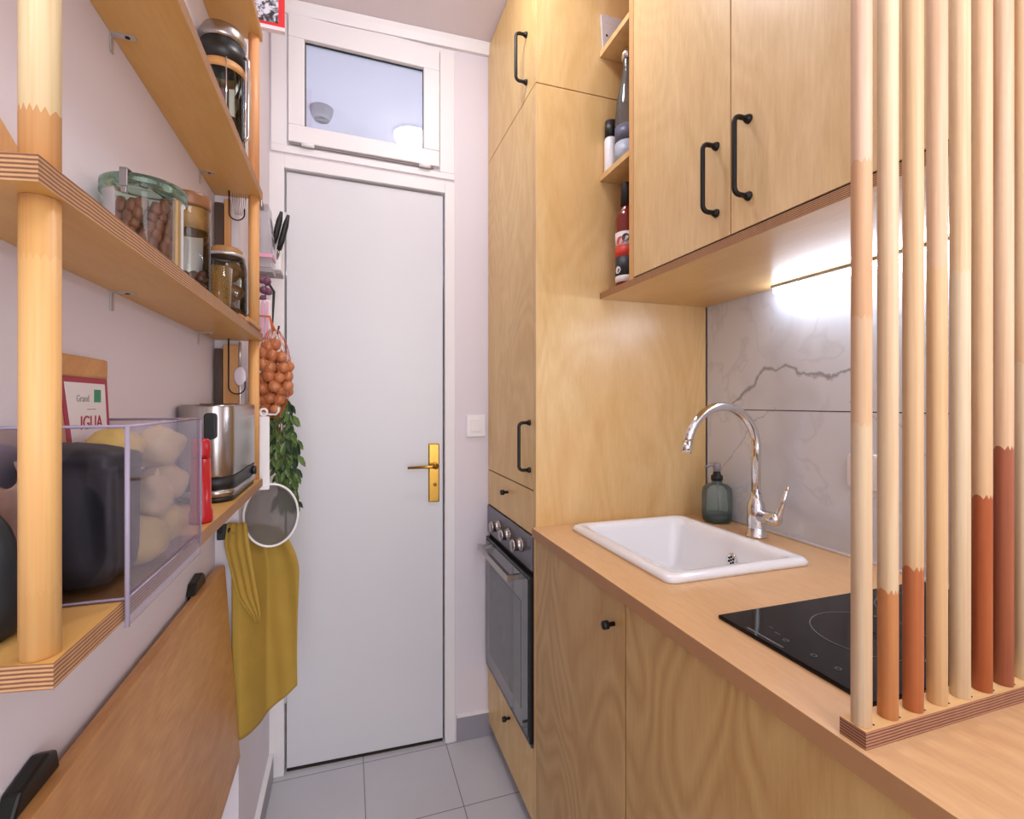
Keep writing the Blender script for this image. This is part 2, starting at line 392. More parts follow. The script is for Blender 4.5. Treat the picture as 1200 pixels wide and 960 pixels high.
# ------------------------------------------------------------------ the room
CEIL = 2.59; XR = 1.08; XL = -0.30; XL2 = -0.25; YB = 1.805; YS = 1.33; YN = -1.7
BWM = Matrix.Translation((0, YB, 0)) @ Matrix.Rotation(-0.028, 4, 'Z')
def bw(bm):
    """wall coordinates (x along the end wall, y out of it towards the room is negative); the old lintel sags a little to the right"""
    for v in bm.verts: v.co.z += -0.036 * (v.co.x - 0.06) * max(0, v.co.z) / 2.1
    bm.transform(BWM); return bm
sbox('floor', 'floor', -0.6, 1.3, YN, 3.6, -0.05, 0.0)
sbox('ceiling', 'ceil', -0.6, 1.3, YN, 3.6, CEIL, CEIL + 0.05)
b = B(); prism(b, [(XL, YN), (XL, YS), (XL2, YS), (XL2, YB + 0.02), (-0.55, YB + 0.02), (-0.55, YN)], 0, CEIL); struct('wall_left', b, 'wall')
sbox('wall_right', 'wall', XR + 0.012, 1.25, YN, 3.6, 0, CEIL)
# end wall with the door and the transom opening
DX0, DX1, DTOP = -0.20, 0.333, 2.026
TX0, TX1, TZ0, TZ1 = -0.19, 0.315, 2.115, 2.545
b = B()
for a in ((-0.42, DX0 - 0.045, 0, 0.12, 0, CEIL), (DX1 + 0.04, XR + 0.01, 0, 0.12, 0, CEIL), (DX0 - 0.045, DX1 + 0.04, 0, 0.12, TZ1, CEIL), (DX0 - 0.045, DX1 + 0.04, 0, 0.12, DTOP + 0.03, TZ0)):
    box(b, *a)
struct('wall_back', bw(b), 'wall')
# side room behind the transom
b = B(); box(b, -0.55, -0.50, YB + 0.14, 3.6, 0, CEIL); struct('wall_washroom_left', b, 'wall')
b = B(); box(b, -0.55, 1.25, 3.55, 3.6, 0, CEIL); struct('wall_washroom_back', b, 'wall')
b = B(); lathe(b, -0.115, 2.405, [(0, CEIL - 0.05), (0.035, CEIL - 0.05), (0.045, CEIL - 0.03), (0.052, CEIL - 0.004), (0.052, CEIL), (0, CEIL)], 32)
t_ = thing('ceiling_vent', 'round grey vent on the ceiling seen through the transom glass', 'vent', (-0.115, 2.405, CEIL))
obj('housing', b, 'greyp', t_)
b = B()
for a in range(3): tube(b, arc((-0.115, 2.405, CEIL - 0.051), 0.012 + 0.008 * a, 0, 360, 20, 'XY'), 0.0016, 5)
obj('grille', b, 'gap', t_)
# door
d = bpy.data.objects.new('door_1', None); C.objects.link(d); d['kind'] = 'structure'; d.location = (BWM @ Vector((0.066, 0.03, 0)))
b = B(); box(b, DX0 + 0.002, DX1 - 0.002, 0.010, 0.045, 0.012, DTOP - 0.003); obj('door_leaf', bw(b), 'door', d, 0.0015)
b = B(); box(b, 0.278, 0.318, 0.002, 0.010, 0.89, 1.105)
for v in b.verts:
    pass
o = obj('handle_plate', bw(b), 'brass', d, 0.006, label='brass door plate')
b = B(); lathe(b, 0, 0, [(0.0, 0), (0.011, 0), (0.011, 0.03), (0, 0.03)], 16); b.transform(Matrix.Translation((0.300, 0.003, 1.025)) @ Matrix.Rotation(PI / 2, 4, 'X'))
tube(b, [(0.300, -0.030, 1.025), (0.297, -0.036, 1.025), (0.285, -0.038, 1.025), (0.20, -0.036, 1.022)], [0.007, 0.007, 0.006, 0.0048], 10)
obj('door_handle', bw(b), 'brass', d, label='brass lever handle')
b = B(); lathe(b, 0, 0, [(0, 0), (0.006, 0), (0.006, 0.006), (0, 0.006)], 16); b.transform(Matrix.Translation((0.301, 0.002, 0.955)) @ Matrix.Rotation(PI / 2, 4, 'X')); obj('lock_bolt', bw(b), 'brass', d)
for zc in (0.24, 1.8):
    b = B(); lathe(b, DX0 - 0.002, 0.0, [(0, zc), (0.006, zc), (0.006, zc + 0.08), (0, zc + 0.08)], 12); obj('hinge', bw(b), 'door', d)
# casing of the door and the transom
b = B(); box(b, DX0 - 0.05, DX0 - 0.004, -0.006, 0.06, 0, DTOP + 0.045); box(b, DX1 + 0.004, DX1 + 0.042, -0.006, 0.06, 0, DTOP + 0.045)
box(b, DX0 - 0.004, DX1 + 0.004, -0.006, 0.06, DTOP + 0.003, DTOP + 0.045); box(b, DX0, DX1, 0.046, 0.06, 0, DTOP)
struct('trim_1', bw(b), 'wall2', None, 0.002)
sb = B(); box(sb, DX0 + 0.002, DX1 - 0.002, 0.012, 0.06, 0.0, 0.008); struct('trim_gap_shade', bw(sb), 'gap')  # dark strip painting the shade in the gap under the door
w = bpy.data.objects.new('window_1', None); C.objects.link(w); w['kind'] = 'structure'; w.location = BWM @ Vector((0.06, 0, TZ0))
b = B()   # fixed outer frame
for a in ((TX0 - 0.054, TX1 + 0.057, TZ0 - 0.035, TZ0 - 0.012), (TX0 - 0.054, TX1 + 0.057, TZ1 - 0.002, TZ1 + 0.012), (TX0 - 0.054, TX0 - 0.003, TZ0 - 0.012, TZ1), (TX1 + 0.003, TX1 + 0.057, TZ0 - 0.012, TZ1)):
    box(b, a[0], a[1], -0.008, 0.08, a[2], a[3])
obj('window_frame', bw(b), 'wall2', w, 0.002)
GX0, GX1, GZ0, GZ1 = -0.139, 0.258, 2.172, 2.464
b = B()
for a in ((TX0, TX1, TZ0, GZ0), (TX0, TX1, GZ1, TZ1 - 0.004), (TX0, GX0, GZ0, GZ1), (GX1, TX1, GZ0, GZ1)):
    box(b, a[0], a[1], -0.020, 0.02, a[2], a[3])
sash = obj('sash', bw(b), 'wall2', w, 0.003)
b = B()
for a in ((GX0, GX1, GZ1 - 0.004, GZ1), (GX0, GX0 + 0.003, GZ0, GZ1), (GX1 - 0.002, GX1, GZ0, GZ1)): box(b, a[0], a[1], -0.003, 0.002, a[2], a[3])
obj('glazing_gasket', bw(b), 'blackp', sash)
b = B(); box(b, GX0, GX1, 0.003, 0.007, GZ0, GZ1); obj('window_pane', bw(b), 'transom', sash)
b = B(); box(b, TX0 + 0.003, TX1 - 0.02, -0.012, -0.006, TZ0 - 0.006, TZ0 - 0.001); obj('shadow_gap', bw(b), 'greyp', w)
for xc in (-0.128, 0.262):
    b = B(); lathe(b, 0, 0, [(0, -0.02), (0.006, -0.02), (0.006, 0.02), (0, 0.02)], 12); b.transform(Matrix.Translation((xc, -0.02, TZ0 - 0.006)) @ Matrix.Rotation(PI / 2, 4, 'Y')); obj('hinge', bw(b), 'whitep', w)
# crown strip, skirtings
b = B(); prism(b, [(0.0, 2.552), (-0.014, 2.552), (-0.022, 2.575), (-0.03, CEIL - 0.001), (0.0, CEIL - 0.001)], -0.25, 0.52, 'X'); b.transform(Matrix.Identity(4)); b.transform(BWM); struct('trim_3', b, 'wall2')
b = B(); box(b, 0.381, 0.66, -0.012, 0.0, 0.0, 0.088); box(b, 0.381, 0.66, -0.012, 0.0, 0.088, 0.094, 1)
b.transform(BWM); struct('baseboard_back', b, ['plinth', 'whitep'])
M['skirt'] = plain('skirting_tile', (150, 146, 156), 0.35)
bpy.data.objects['baseboard_back'].data.materials[0] = M['skirt']
b = B(); box(b, XL2, XL2 + 0.014, YS - 0.001, YB - 0.002, 0, 0.075); box(b, XL2, XL2 + 0.014, YS - 0.001, YB - 0.002, 0.075, 0.082, 1)
box(b, XL, XL + 0.014, YN, YS - 0.002, 0, 0.082); struct('baseboard_left', b, ['skirt', 'whitep'])
# switch on the end wall
s = thing('light_switch', 'white square wall switch between the door and the tall cupboard', 'switch', BWM @ Vector((0.452, 0, 1.12)))
b = B(); box(b, 0.415, 0.489, -0.010, 0, 1.122, 1.205); b.transform(BWM); obj('plate', b, 'whitep', s, 0.004)
b = B(); box(b, 0.432, 0.472, -0.014, -0.009, 1.142, 1.187); b.transform(BWM); obj('rocker', b, 'whitep', s, 0.002)
# marble splashback in two slabs
b = B(); box(b, XR, XR + 0.012, -0.4, 1.285, 0.90, 1.228); struct('wall_splashback', b, 'marble')
b = B(); box(b, XR, XR + 0.012, -0.4, 1.285, 1.2305, 1.60); struct('wall_splashback_upper', b, 'marble')
b = B(); box(b, XR + 0.004, XR + 0.0118, -0.4, 1.285, 1.228, 1.2305); struct('trim_5', b, 'gap')
b = B(); tube(b, [(XR - 0.0025, -0.4, 0.9025), (XR - 0.0025, 1.285, 0.9025)], 0.0042, 8); struct('trim_4', b, 'silicone')

# ------------------------------------------------------------------ hardware makers
def bow_handle(parent, x, y, z0, z1, name='handle', pr=0.034, r=0.0048):
    """bow pull on a front facing -X"""
    xb = x - pr; q = 0.012
    pts = [(x, y, z0)] + [(xb + q, y, z0)] + arc((xb + q, y, z0 + q), q, -90, -180, 5, 'XZ')[1:] + arc((xb + q, y, z1 - q), q, 180, 90, 5, 'XZ') + [(x, y, z1)]
    b = B(); tube(b, pts, r, 10)
    for z in (z0, z1):
        k = len(b.verts); lathe(b, 0, 0, [(0, 0), (0.0085, 0), (0.0085, 0.003), (0.0055, 0.010), (0, 0.010)], 14)
        b.verts.ensure_lookup_table(); T = Matrix.Translation((x, y, z)) @ Matrix.Rotation(-PI / 2, 4, 'Y')
        for v in list(b.verts)[k:]: v.co = T @ v.co
    return obj(name, b, 'black', parent)
def knob(parent, x, y, z, r=0.0085):
    b = B(); lathe(b, 0, 0, [(0, 0), (r * 0.55, 0), (r * 0.5, 0.012), (r, 0.014), (r, 0.024), (r * 0.85, 0.026), (0, 0.026)], 20)
    b.transform(Matrix.Translation((x, y, z)) @ Matrix.Rotation(-PI / 2, 4, 'Y')); return obj('knob', b, 'black', parent)
XF = 0.50   # front plane of the floor-standing units
# ------------------------------------------------------------------ tall cupboard
TY0, TY1 = 1.29, 1.785
tc = thing('tall_cabinet', 'floor-to-ceiling birch plywood cupboard housing the oven, beside the door', 'cabinet', (0.79, 1.54, 0))
b = B(); box(b, XF, XR - 0.002, TY0, TY0 + 0.018, 0.06, 2.148); obj('side_panel', b, 'birch_side', tc, 0.0008)
b = B(); box(b, XF, XR - 0.002, TY0, TY0 + 0.018, 2.151, CEIL - 0.004); obj('upper_side_panel', b, 'birch_side', tc, 0.0008)
b = B()
box(b, XF + 0.021, XR - 0.002, TY1 - 0.018, TY1, 0.06, CEIL - 0.004); box(b, XR - 0.02, XR - 0.002, TY0 + 0.019, TY1 - 0.019, 0.06, CEIL - 0.004)
for z in (0.24, 0.872, 0.99, 2.142): box(b, XF + 0.021, XR - 0.021, TY0 + 0.019, TY1 - 0.019, z, z + 0.016)
obj('carcass', b, 'birch_side', tc)
def front(parent, name, y0, y1, z0, z1, mat='birch', x=XF):
    b = B(); box(b, x, x + 0.018, y0, y1, z0, z1); return obj(name, b, mat, parent, 0.0008)
fx = XF
dr = front(tc, 'door', TY0 + 0.0205, TY1, 2.152, CEIL - 0.006, 'birch_tall'); bow_handle(dr, fx, 1.365, 2.195, 2.335)
dr = front(tc, 'door', TY0 + 0.0205, TY1, 1.001, 2.149, 'birch_tall'); bow_handle(dr, fx, 1.338, 1.055, 1.192)
dr = front(tc, 'drawer', TY0 + 0.0205, TY1, 0.872, 0.997, 'birch_tall'); knob(dr, fx, 1.545, 0.955)
dr = front(tc, 'drawer', TY0 + 0.0205, TY1, 0.052, 0.262, 'birch_tall'); knob(dr, fx, 1.525, 0.222)
b = B(); box(b, 0.535, 0.55, TY0, TY1, 0.0, 0.058); obj('plinth', b, 'plinth', tc)
b = B()
for z in (0.9972, 2.1492): box(b, XF + 0.004, XF + 0.016, TY0 + 0.021, TY1 - 0.001, z, z + 0.0036 if z < 2 else z + 0.0026)
box(b, XF + 0.002, XF + 0.018, TY0 + 0.0182, TY0 + 0.0203, 0.87, CEIL - 0.008); obj('door_gap_shade', b, 'gap', tc)  # dark strips painting shade into the gaps between the fronts
# oven
ov = thing('oven', 'built-in dark glass oven with three control knobs in the tall cupboard', 'oven', (0.74, 1.54, 0.265))
OY0, OY1 = TY0 + 0.022, TY1 - 0.004
b = B(); box(b, XF + 0.022, 0.98, OY0 + 0.004, OY1 - 0.018, 0.268, 0.866); obj('body', b, 'ovendark', ov)
b = B(); box(b, XF - 0.004, XF + 0.02, OY0, OY1, 0.768, 0.868); obj('control_panel', b, 'ovenpanel', ov, 0.002)
b = B(); box(b, XF + 0.006, XF + 0.02, OY0, OY1, 0.752, 0.768); obj('vent_slot', b, 'gap', ov)
dd = B(); box(dd, XF - 0.010, XF + 0.018, OY0 + 0.004, OY1, 0.275, 0.752); dd = obj('oven_door', dd, 'ovendark', ov, 0.002)
b = B(); box(b, XF - 0.0125, XF - 0.010, OY0 + 0.012, OY1 - 0.008, 0.29, 0.742); obj('door_glass', b, 'ovenglass', dd)
b = B(); box(b, XF - 0.0135, XF - 0.0125, OY0 + 0.07, OY1 - 0.06, 0.34, 0.66); obj('viewing_window', b, plain('oven_view', (86, 92, 96), 0.05), dd)
b = B(); tube(b, [(XF - 0.012, 1.40, 0.722), (XF - 0.012, 1.40, 0.728)], 0.001, 6)
box(b, XF - 0.058, XF - 0.046, 1.375, 1.72, 0.722, 0.742); box(b, XF - 0.050, XF - 0.011, 1.378, 1.392, 0.725, 0.74); box(b, XF - 0.050, XF - 0.011, 1.70, 1.714, 0.725, 0.74)
obj('handle', b, 'steel', dd, 0.003, label='flat steel pull bar')
for y, z in ((1.40, 0.822), (1.52, 0.822), (1.63, 0.822)):
    b = B(); lathe(b, 0, 0, [(0, 0), (0.021, 0), (0.021, 0.004), (0.017, 0.006), (0.0165, 0.024), (0.0185, 0.026), (0.0185, 0.029), (0.015, 0.034), (0, 0.034)], 28)
    b.transform(Matrix.Translation((XF - 0.004, y, z)) @ Matrix.Rotation(-PI / 2, 4, 'Y')); obj('knob', b, 'steel', ov)
b = B(); box(b, XF - 0.006, XF + 0.018, OY0, OY1, 0.2655, 0.274); obj('bottom_trim', b, 'ovenpanel', ov)

# ------------------------------------------------------------------ base units and worktop
def base_unit(label, y0, y1, knob_y=None):
    t = thing('base_cabinet', label, 'cabinet', (0.79, (y0 + y1) / 2, 0), group=None)
    b = B()
    for yy in (y0 + 0.001, y1 - 0.017): box(b, XF + 0.021, XR - 0.03, yy, yy + 0.016, 0.06, 0.868)
    box(b, XF + 0.021, XR - 0.03, y0 + 0.018, y1 - 0.018, 0.06, 0.076); box(b, XR - 0.045, XR - 0.03, y0 + 0.018, y1 - 0.018, 0.077, 0.868)
    obj('carcass', b, 'birch_side', t)
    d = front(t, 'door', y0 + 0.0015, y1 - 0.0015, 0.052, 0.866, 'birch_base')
    if knob_y: knob(d, XF, knob_y, 0.812)
    b = B(); box(b, XF + 0.003, XF + 0.019, y0 + 0.001, y1 - 0.001, 0.8665, 0.8735); box(b, XF + 0.004, XF + 0.018, y0 + 0.0001, y0 + 0.0013, 0.06, 0.866); obj('door_gap_shade', b, 'gap', t)  # dark strips for the shade under the worktop and beside the door
    b = B(); box(b, 0.535, 0.55, y0, y1, 0, 0.058); obj('plinth', b, 'plinth', t)
base_unit('birch base cupboard with a black knob, under the sink', 0.822, TY0 - 0.001, 0.862)
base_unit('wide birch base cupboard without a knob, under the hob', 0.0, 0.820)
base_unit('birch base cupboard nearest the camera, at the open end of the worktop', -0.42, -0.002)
# worktop with the sink and hob cut-outs
SX0, SX1, SY0, SY1 = 0.583, 0.948, 0.80, 1.243
b = B(); ZT0, ZT1 = 0.874, 0.90
xs = [0.487, SX0 + 0.015, SX1 - 0.015, XR - 0.003]; ys = [-0.42, SY0 + 0.015, SY1 - 0.015, TY0 - 0.001]
grid = {}
for k, z in enumerate((ZT0, ZT1)):
    for i, x in enumerate(xs):
        for j, y in enumerate(ys): grid[i, j, k] = b.verts.new((x, y, z))
for i in range(3):
    for j in range(3):
        if (i, j) == (1, 1): continue
        b.faces.new([grid[i, j, 1], grid[i + 1, j, 1], grid[i + 1, j + 1, 1], grid[i, j + 1, 1]]); b.faces.new([grid[i, j, 0], grid[i, j + 1, 0], grid[i + 1, j + 1, 0], grid[i + 1, j, 0]])
for i in range(3):
    b.faces.new([grid[i, 0, 0], grid[i + 1, 0, 0], grid[i + 1, 0, 1], grid[i, 0, 1]]); b.faces.new([grid[i, 3, 0], grid[i, 3, 1], grid[i + 1, 3, 1], grid[i + 1, 3, 0]])
    b.faces.new([grid[0, i, 0], grid[0, i, 1], grid[0, i + 1, 1], grid[0, i + 1, 0]]); b.faces.new([grid[3, i, 0], grid[3, i + 1, 0], grid[3, i + 1, 1], grid[3, i, 1]])
for a, c in (((1, 1), (2, 1)), ((2, 1), (2, 2)), ((2, 2), (1, 2)), ((1, 2), (1, 1))):
    b.faces.new([grid[a[0], a[1], 0], grid[a[0], a[1], 1], grid[c[0], c[1], 1], grid[c[0], c[1], 0]])
wt = tag(obj('worktop', b, ['worktop', plain('worktop_edge', (170, 126, 84), 0.5, var=0.08)], None, 0.001), 'long light orange-brown wooden worktop running from the tall cupboard past the hob', 'worktop')
for p in wt.data.polygons:
    if p.normal.x < -0.5 and p.center.x < -0.2: p.material_index = 1
# sink
sk = thing('sink', 'white ceramic inset sink with a low raised rim in the worktop', 'sink', ((SX0 + SX1) / 2, (SY0 + SY1) / 2, 0.90))
b = B()
def ringv(x0, x1, y0, y1, r, z): return [b.verts.new((x, y, z)) for x, y in rrect(x0, x1, y0, y1, r, 6)]
steps = [(0.0, 0.9005, .022), (-0.001, 0.908, .024), (0.004, 0.9145, .024), (0.012, 0.9165, .024), (0.026, 0.915, .028), (0.032, 0.909, .03), (0.036, 0.895, .034), (0.046, 0.80, .04), (0.056, 0.772, .05), (0.075, 0.757, .06), (0.12, 0.752, .055)]
rings = []
for dlt, z, r in steps:
    far = dlt + (0.055 if dlt >= 0.026 else 0) * 0  # even rim
    rings.append(ringv(SX0 + dlt, SX1 - dlt, SY0 + dlt, SY1 - dlt, r, z))
for p, q in zip(rings, rings[1:]):
    n = len(p)
    for i in range(n): f = b.faces.new((p[i], p[(i + 1) % n], q[(i + 1) % n], q[i])); f.smooth = True
b.faces.new(rings[-1])
n = len(rings[0]); under = ringv(SX0 + 0.02, SX1 - 0.02, SY0 + 0.02, SY1 - 0.02, .02, 0.9005); under2 = ringv(SX0 + 0.03, SX1 - 0.03, SY0 + 0.03, SY1 - 0.03, .035, 0.79); under3 = ringv(SX0 + 0.06, SX1 - 0.06, SY0 + 0.06, SY1 - 0.06, .055, 0.742)
for p, q in ((rings[0], under), (under, under2), (under2, under3)):
    for i in range(n): b.faces.new((p[(i + 1) % n], p[i], q[i], q[(i + 1) % n]))
b.faces.new(under3[::-1])
obj('basin', b, 'ceramic', sk)
b = B(); lathe(b, 0, 0, [(0, 0), (0.017, 0), (0.017, 0.002), (0.013, 0.004), (0, 0.004)], 24); b.transform(Matrix.Translation((SX1 - 0.0405, 0.99, 0.858)) @ Matrix.Rotation(-PI / 2 + 0.1, 4, 'Y')); ovf = obj('overflow', b, 'chrome', sk)
b = B()
for k in range(7):
    a = 2 * PI * k / 6; rr = 0 if k == 6 else 0.008
    m0 = len(b.verts); lathe(b, 0, 0, [(0, 0.0042), (0.0032, 0.0042), (0.0032, 0.0048), (0, 0.0048)], 10); b.verts.ensure_lookup_table()
    T = Matrix.Translation((SX1 - 0.0405, 0.99, 0.858)) @ Matrix.Rotation(-PI / 2 + 0.1, 4, 'Y') @ Matrix.Translation((rr * math.cos(a), rr * math.sin(a), 0))
    for v in list(b.verts)[m0:]: v.co = T @ v.co
obj('overflow_holes', b, 'gap', ovf)
b = B(); lathe(b, (SX0 + SX1) / 2, 1.02, [(0, 0.7523), (0.035, 0.7523), (0.033, 0.756), (0.01, 0.755), (0, 0.757)], 28); obj('drain', b, 'chrome', sk)
# tap
FX, FY = 1.012, 1.02
fa = thing('faucet', 'tall chrome swan-neck tap with a side lever behind the sink', 'tap', (FX, FY, 0.90))
b = B(); lathe(b, FX, FY, [(0, 0.9002), (0.026, 0.9002), (0.026, 0.905), (0.0225, 0.908), (0.0215, 0.93), (0.0215, 0.978), (0.0195, 0.99), (0.015, 0.997), (0.014, 1.012), (0, 1.012)], 32); obj('body', b, 'chrome', fa)
pts = [(FX, FY, 1.0), (FX, FY, 1.135)] + arc((FX - 0.108, FY, 1.132), 0.108, 0, 170, 26, 'XZ')[1:]
b = B(); tube(b, pts, 0.0115, 16); sp = obj('spout', b, 'chrome', fa)
e = Vector(pts[-1]); dd_ = (Vector(pts[-1]) - Vector(pts[-2])).normalized()
b = B(); tube(b, [e - dd_ * 0.002, e + dd_ * 0.026], 0.013, 16); obj('aerator', b, 'chrome', sp)
b = B(); lathe(b, 0, 0, [(0, 0), (0.016, 0), (0.0165, 0.035), (0.0172, 0.037), (0.0172, 0.052), (0.012, 0.06), (0, 0.061)], 28); b.transform(Matrix.Translation((FX, FY - 0.012, 0.958)) @ Matrix.Rotation(PI / 2, 4, 'X')); obj('mixer_barrel', b, 'chrome', fa)
b = B(); tube(b, [(FX, FY - 0.062, 0.955), (FX + 0.002, FY - 0.070, 0.972), (FX + 0.006, FY - 0.078, 1.005), (FX + 0.012, FY - 0.088, 1.045)], [0.010, 0.0085, 0.0065, 0.0045], 12); obj('lever', b, 'chrome', fa)
# soap bottle
SXc, SYc = 1.030, 1.185
so = thing('soap_dispenser', 'smoky green glass soap bottle with a black and silver pump by the splashback', 'soap dispenser', (SXc, SYc, 0.9))
R_ = 0.042
prof = [(0, 0.9005), (R_ * .8, 0.9005), (R_ * .95, 0.906), (R_, 0.916), (R_, 0.985), (R_ * .93, 1.0), (R_ * .7, 1.010), (R_ * .36, 1.014), (R_ * .32, 1.024)]
b = B(); lathe(b, SXc, SYc, prof, 36); bo = obj('bottle', b, 'soapglass', so)
b = B(); lathe(b, SXc, SYc, [(0, 0.9025), (R_ * .76, 0.9025), (R_ * .9, 0.908), (R_ * .95, 0.916), (R_ * .95, 0.925), (0, 0.925)], 36); obj('liquid', b, 'soapliquid', bo)
b = B(); lathe(b, SXc, SYc, [(0, 1.022), (0.0165, 1.022), (0.0165, 1.036), (0.012, 1.038), (0.009, 1.05), (0, 1.05)], 24); pu = obj('collar', b, 'blackp', so)
b = B(); lathe(b, SXc, SYc, [(0, 1.048), (0.0105, 1.048), (0.0115, 1.068), (0.009, 1.073), (0, 1.073)], 24); tube(b, [(SXc, SYc, 1.066), (SXc - 0.02, SYc + 0.004, 1.067), (SXc - 0.037, SYc + 0.007, 1.061)], [0.006, 0.005, 0.0028], 10); obj('pump_head', b, 'greyp', so)
b = B(); tube(b, [(SXc, SYc, 1.022), (SXc + 0.006, SYc, 0.93)], 0.002, 8); obj('dip_tube', b, 'clearplastic', so)
# hob
hb = thing('hob', 'black glass two-zone hob set in the worktop behind the slatted screen', 'hob', (0.80, 0.525, 0.90))
HX0, HX1, HY0, HY1 = 0.569, 1.05, 0.405, 0.652
b = B(); box(b, HX0, HX1, HY0, HY1, 0.9003, 0.9065); obj('glass', b, 'hob', hb, 0.0015)
b = B()
def ringflat(cx, cy, r, w, z, a0=0, a1=360, n=48):
    vs = []
    for i in range(n + 1):
        a = math.radians(a0 + (a1 - a0) * i / n); c, s_ = math.cos(a), math.sin(a)
        vs.append((b.verts.new((cx + (r - w) * c, cy + (r - w) * s_, z)), b.verts.new((cx + r * c, cy + r * s_, z))))
    for p, q in zip(vs, vs[1:]): b.faces.new((p[0], p[1], q[1], q[0]))
ringflat(0.735, 0.525, 0.078, 0.0018, 0.9069); ringflat(0.915, 0.525, 0.10, 0.0018, 0.9069)
for x, y in ((0.60, 0.47), (0.60, 0.505), (0.60, 0.55), (0.61, 0.44)): ringflat(x, y, 0.004, 0.0012, 0.9069, n=16)
box(b, 0.5765, 0.580, 0.535, 0.60, 0.9066, 0.9069); box(b, 0.612, 0.6135, 0.585, 0.592, 0.9066, 0.9069); box(b, 0.605, 0.6065, 0.565, 0.575, 0.9066, 0.9069)
obj('markings', b, 'print', hb)
# socket on the splashback
sk2 = thing('wall_socket', 'white rounded power socket on the marble behind the slatted screen', 'socket', (XR, 0.795, 1.06))
b = B(); prism(b, rrect(0.745, 0.818, 1.060, 1.138, 0.012), XR - 0.012, XR - 0.0005, 'X'); obj('plate', b, 'whitep', sk2, 0.004)
b = B(); lathe(b, 0, 0, [(0, 0), (0.019, 0.001), (0.020, 0.003), (0.022, 0.003), (0.022, 0)], 24); b.transform(Matrix.Translation((XR - 0.012, 0.782, 1.10)) @ Matrix.Rotation(-PI / 2, 4, 'Y')); obj('recess', b, 'whitep', sk2)

# ------------------------------------------------------------------ wall cupboard with open end niche
UX = 0.70; UZ0, UZB = 1.553, 1.571; UY0, UY1 = 0.402, TY0 - 0.001
uc = thing('wall_cabinet', 'birch plywood wall cupboard with black bow handles and an open end niche above the sink', 'cabinet', ((UX + XR) / 2, 0.7, UZ0))
b = B(); box(b, UX, XR - 0.002, UY0, UY1, UZ0, UZB); o = obj('bottom_board', b, ['birch_under', 'edge'], uc); edge_faces(o)
NY = 1.112
b = B(); box(b, UX + 0.019, XR - 0.002, NY, NY + 0.018, UZB + 0.0005, CEIL - 0.006); box(b, UX, UX + 0.0185, NY - 0.001, NY + 0.018, UZB + 0.0005, CEIL - 0.006)
obj('niche_side', b, 'edge_l', uc, 0.0005)
for z in (1.899, 2.262):
    b = B(); box(b, UX, XR - 0.02, NY + 0.0185, UY1 - 0.0005, z, z + 0.016); obj('niche_shelf', b, 'birch_side', uc)
b = B(); box(b, XR - 0.02, XR - 0.002, UY0 + 0.02, UY1 - 0.001, UZB + 0.0005, CEIL - 0.006); box(b, UX + 0.02, XR - 0.021, UY0 + 0.001, UY0 + 0.018, UZB + 0.0005, CEIL - 0.006)
box(b, UX + 0.02, XR - 0.021, 0.76, 0.776, UZB + 0.0005, CEIL - 0.03)
obj('carcass', b, 'birch_side', uc)
d = front(uc, 'door', 0.770, NY - 0.003, UZB + 0.0036, CEIL - 0.008, 'birch', UX); bow_handle(d, UX, 0.806, 1.629, 1.763)
d = front(uc, 'door', 0.405, 0.767, UZB + 0.0036, CEIL - 0.008, 'birch', UX); bow_handle(d, UX, 0.722, 1.63, 1.772)
b = B(); box(b, UX + 0.002, UX + 0.016, UY0 + 0.004, NY - 0.006, UZB + 0.0004, UZB + 0.0032); box(b, UX + 0.004, UX + 0.016, 0.7672, 0.7698, UZB + 0.0035, CEIL - 0.01); obj('door_gap_shade', b, 'gap', uc)  # dark strips painting shade below and between the doors
# LED strip
led = thing('led_strip_light', 'glowing white strip light under the wall cupboard against the marble', 'light', (1.06, 0.6, 1.545))
b = B(); box(b, 1.040, XR - 0.0005, 0.43, 1.000, 1.546, 1.5531); obj('profile', b, 'greyp', led)
b = B(); tube(b, [(1.050, 0.435, 1.5375), (1.050, 0.995, 1.5375)], 0.0075, 14); obj('tube', b, 'led', led)

# bottles in the niche
def bottle(name, label, cx, cy, z0, prof, mat, extras, cat='bottle'):
    t = thing(name, label, cat, (cx, cy, z0))
    b = B(); lathe(b, cx, cy, [(r, z0 + z) for r, z in prof], 32); bd = obj('body', b, mat, t)
    for nm, pr, m, own in extras:
        b = B(); lathe(b, cx, cy, [(r, z0 + z) for r, z in pr], 32); obj(nm, b, m, t if own else bd)
    return t
def band(r, z0, z1, th=0.0006): return [(r, z0), (r + th, z0), (r + th, z1), (r, z1)]
bt = bottle('sauce_bottle', 'red sauce bottle with a black cap on the lowest niche board', 0.738, 1.205, UZB + 0.0005, [(0, 0), (0.028, 0), (0.030, 0.004), (0.030, 0.190), (0.025, 0.208), (0.0135, 0.222), (0.0135, 0.240), (0, 0.240)], 'sauce',
       [('cap', [(0, 0.228), (0.0160, 0.228), (0.0160, 0.286), (0.0145, 0.290), (0, 0.290)], 'blackp', True),
        ('label', band(0.0302, 0.03, 0.082), 'labeldark', False), ('label', band(0.0302, 0.0825, 0.112), 'labelred', False), ('label', band(0.0302, 0.1125, 0.15), 'paper', False), ('label', band(0.0302, 0.012, 0.0295), 'paper', False)])
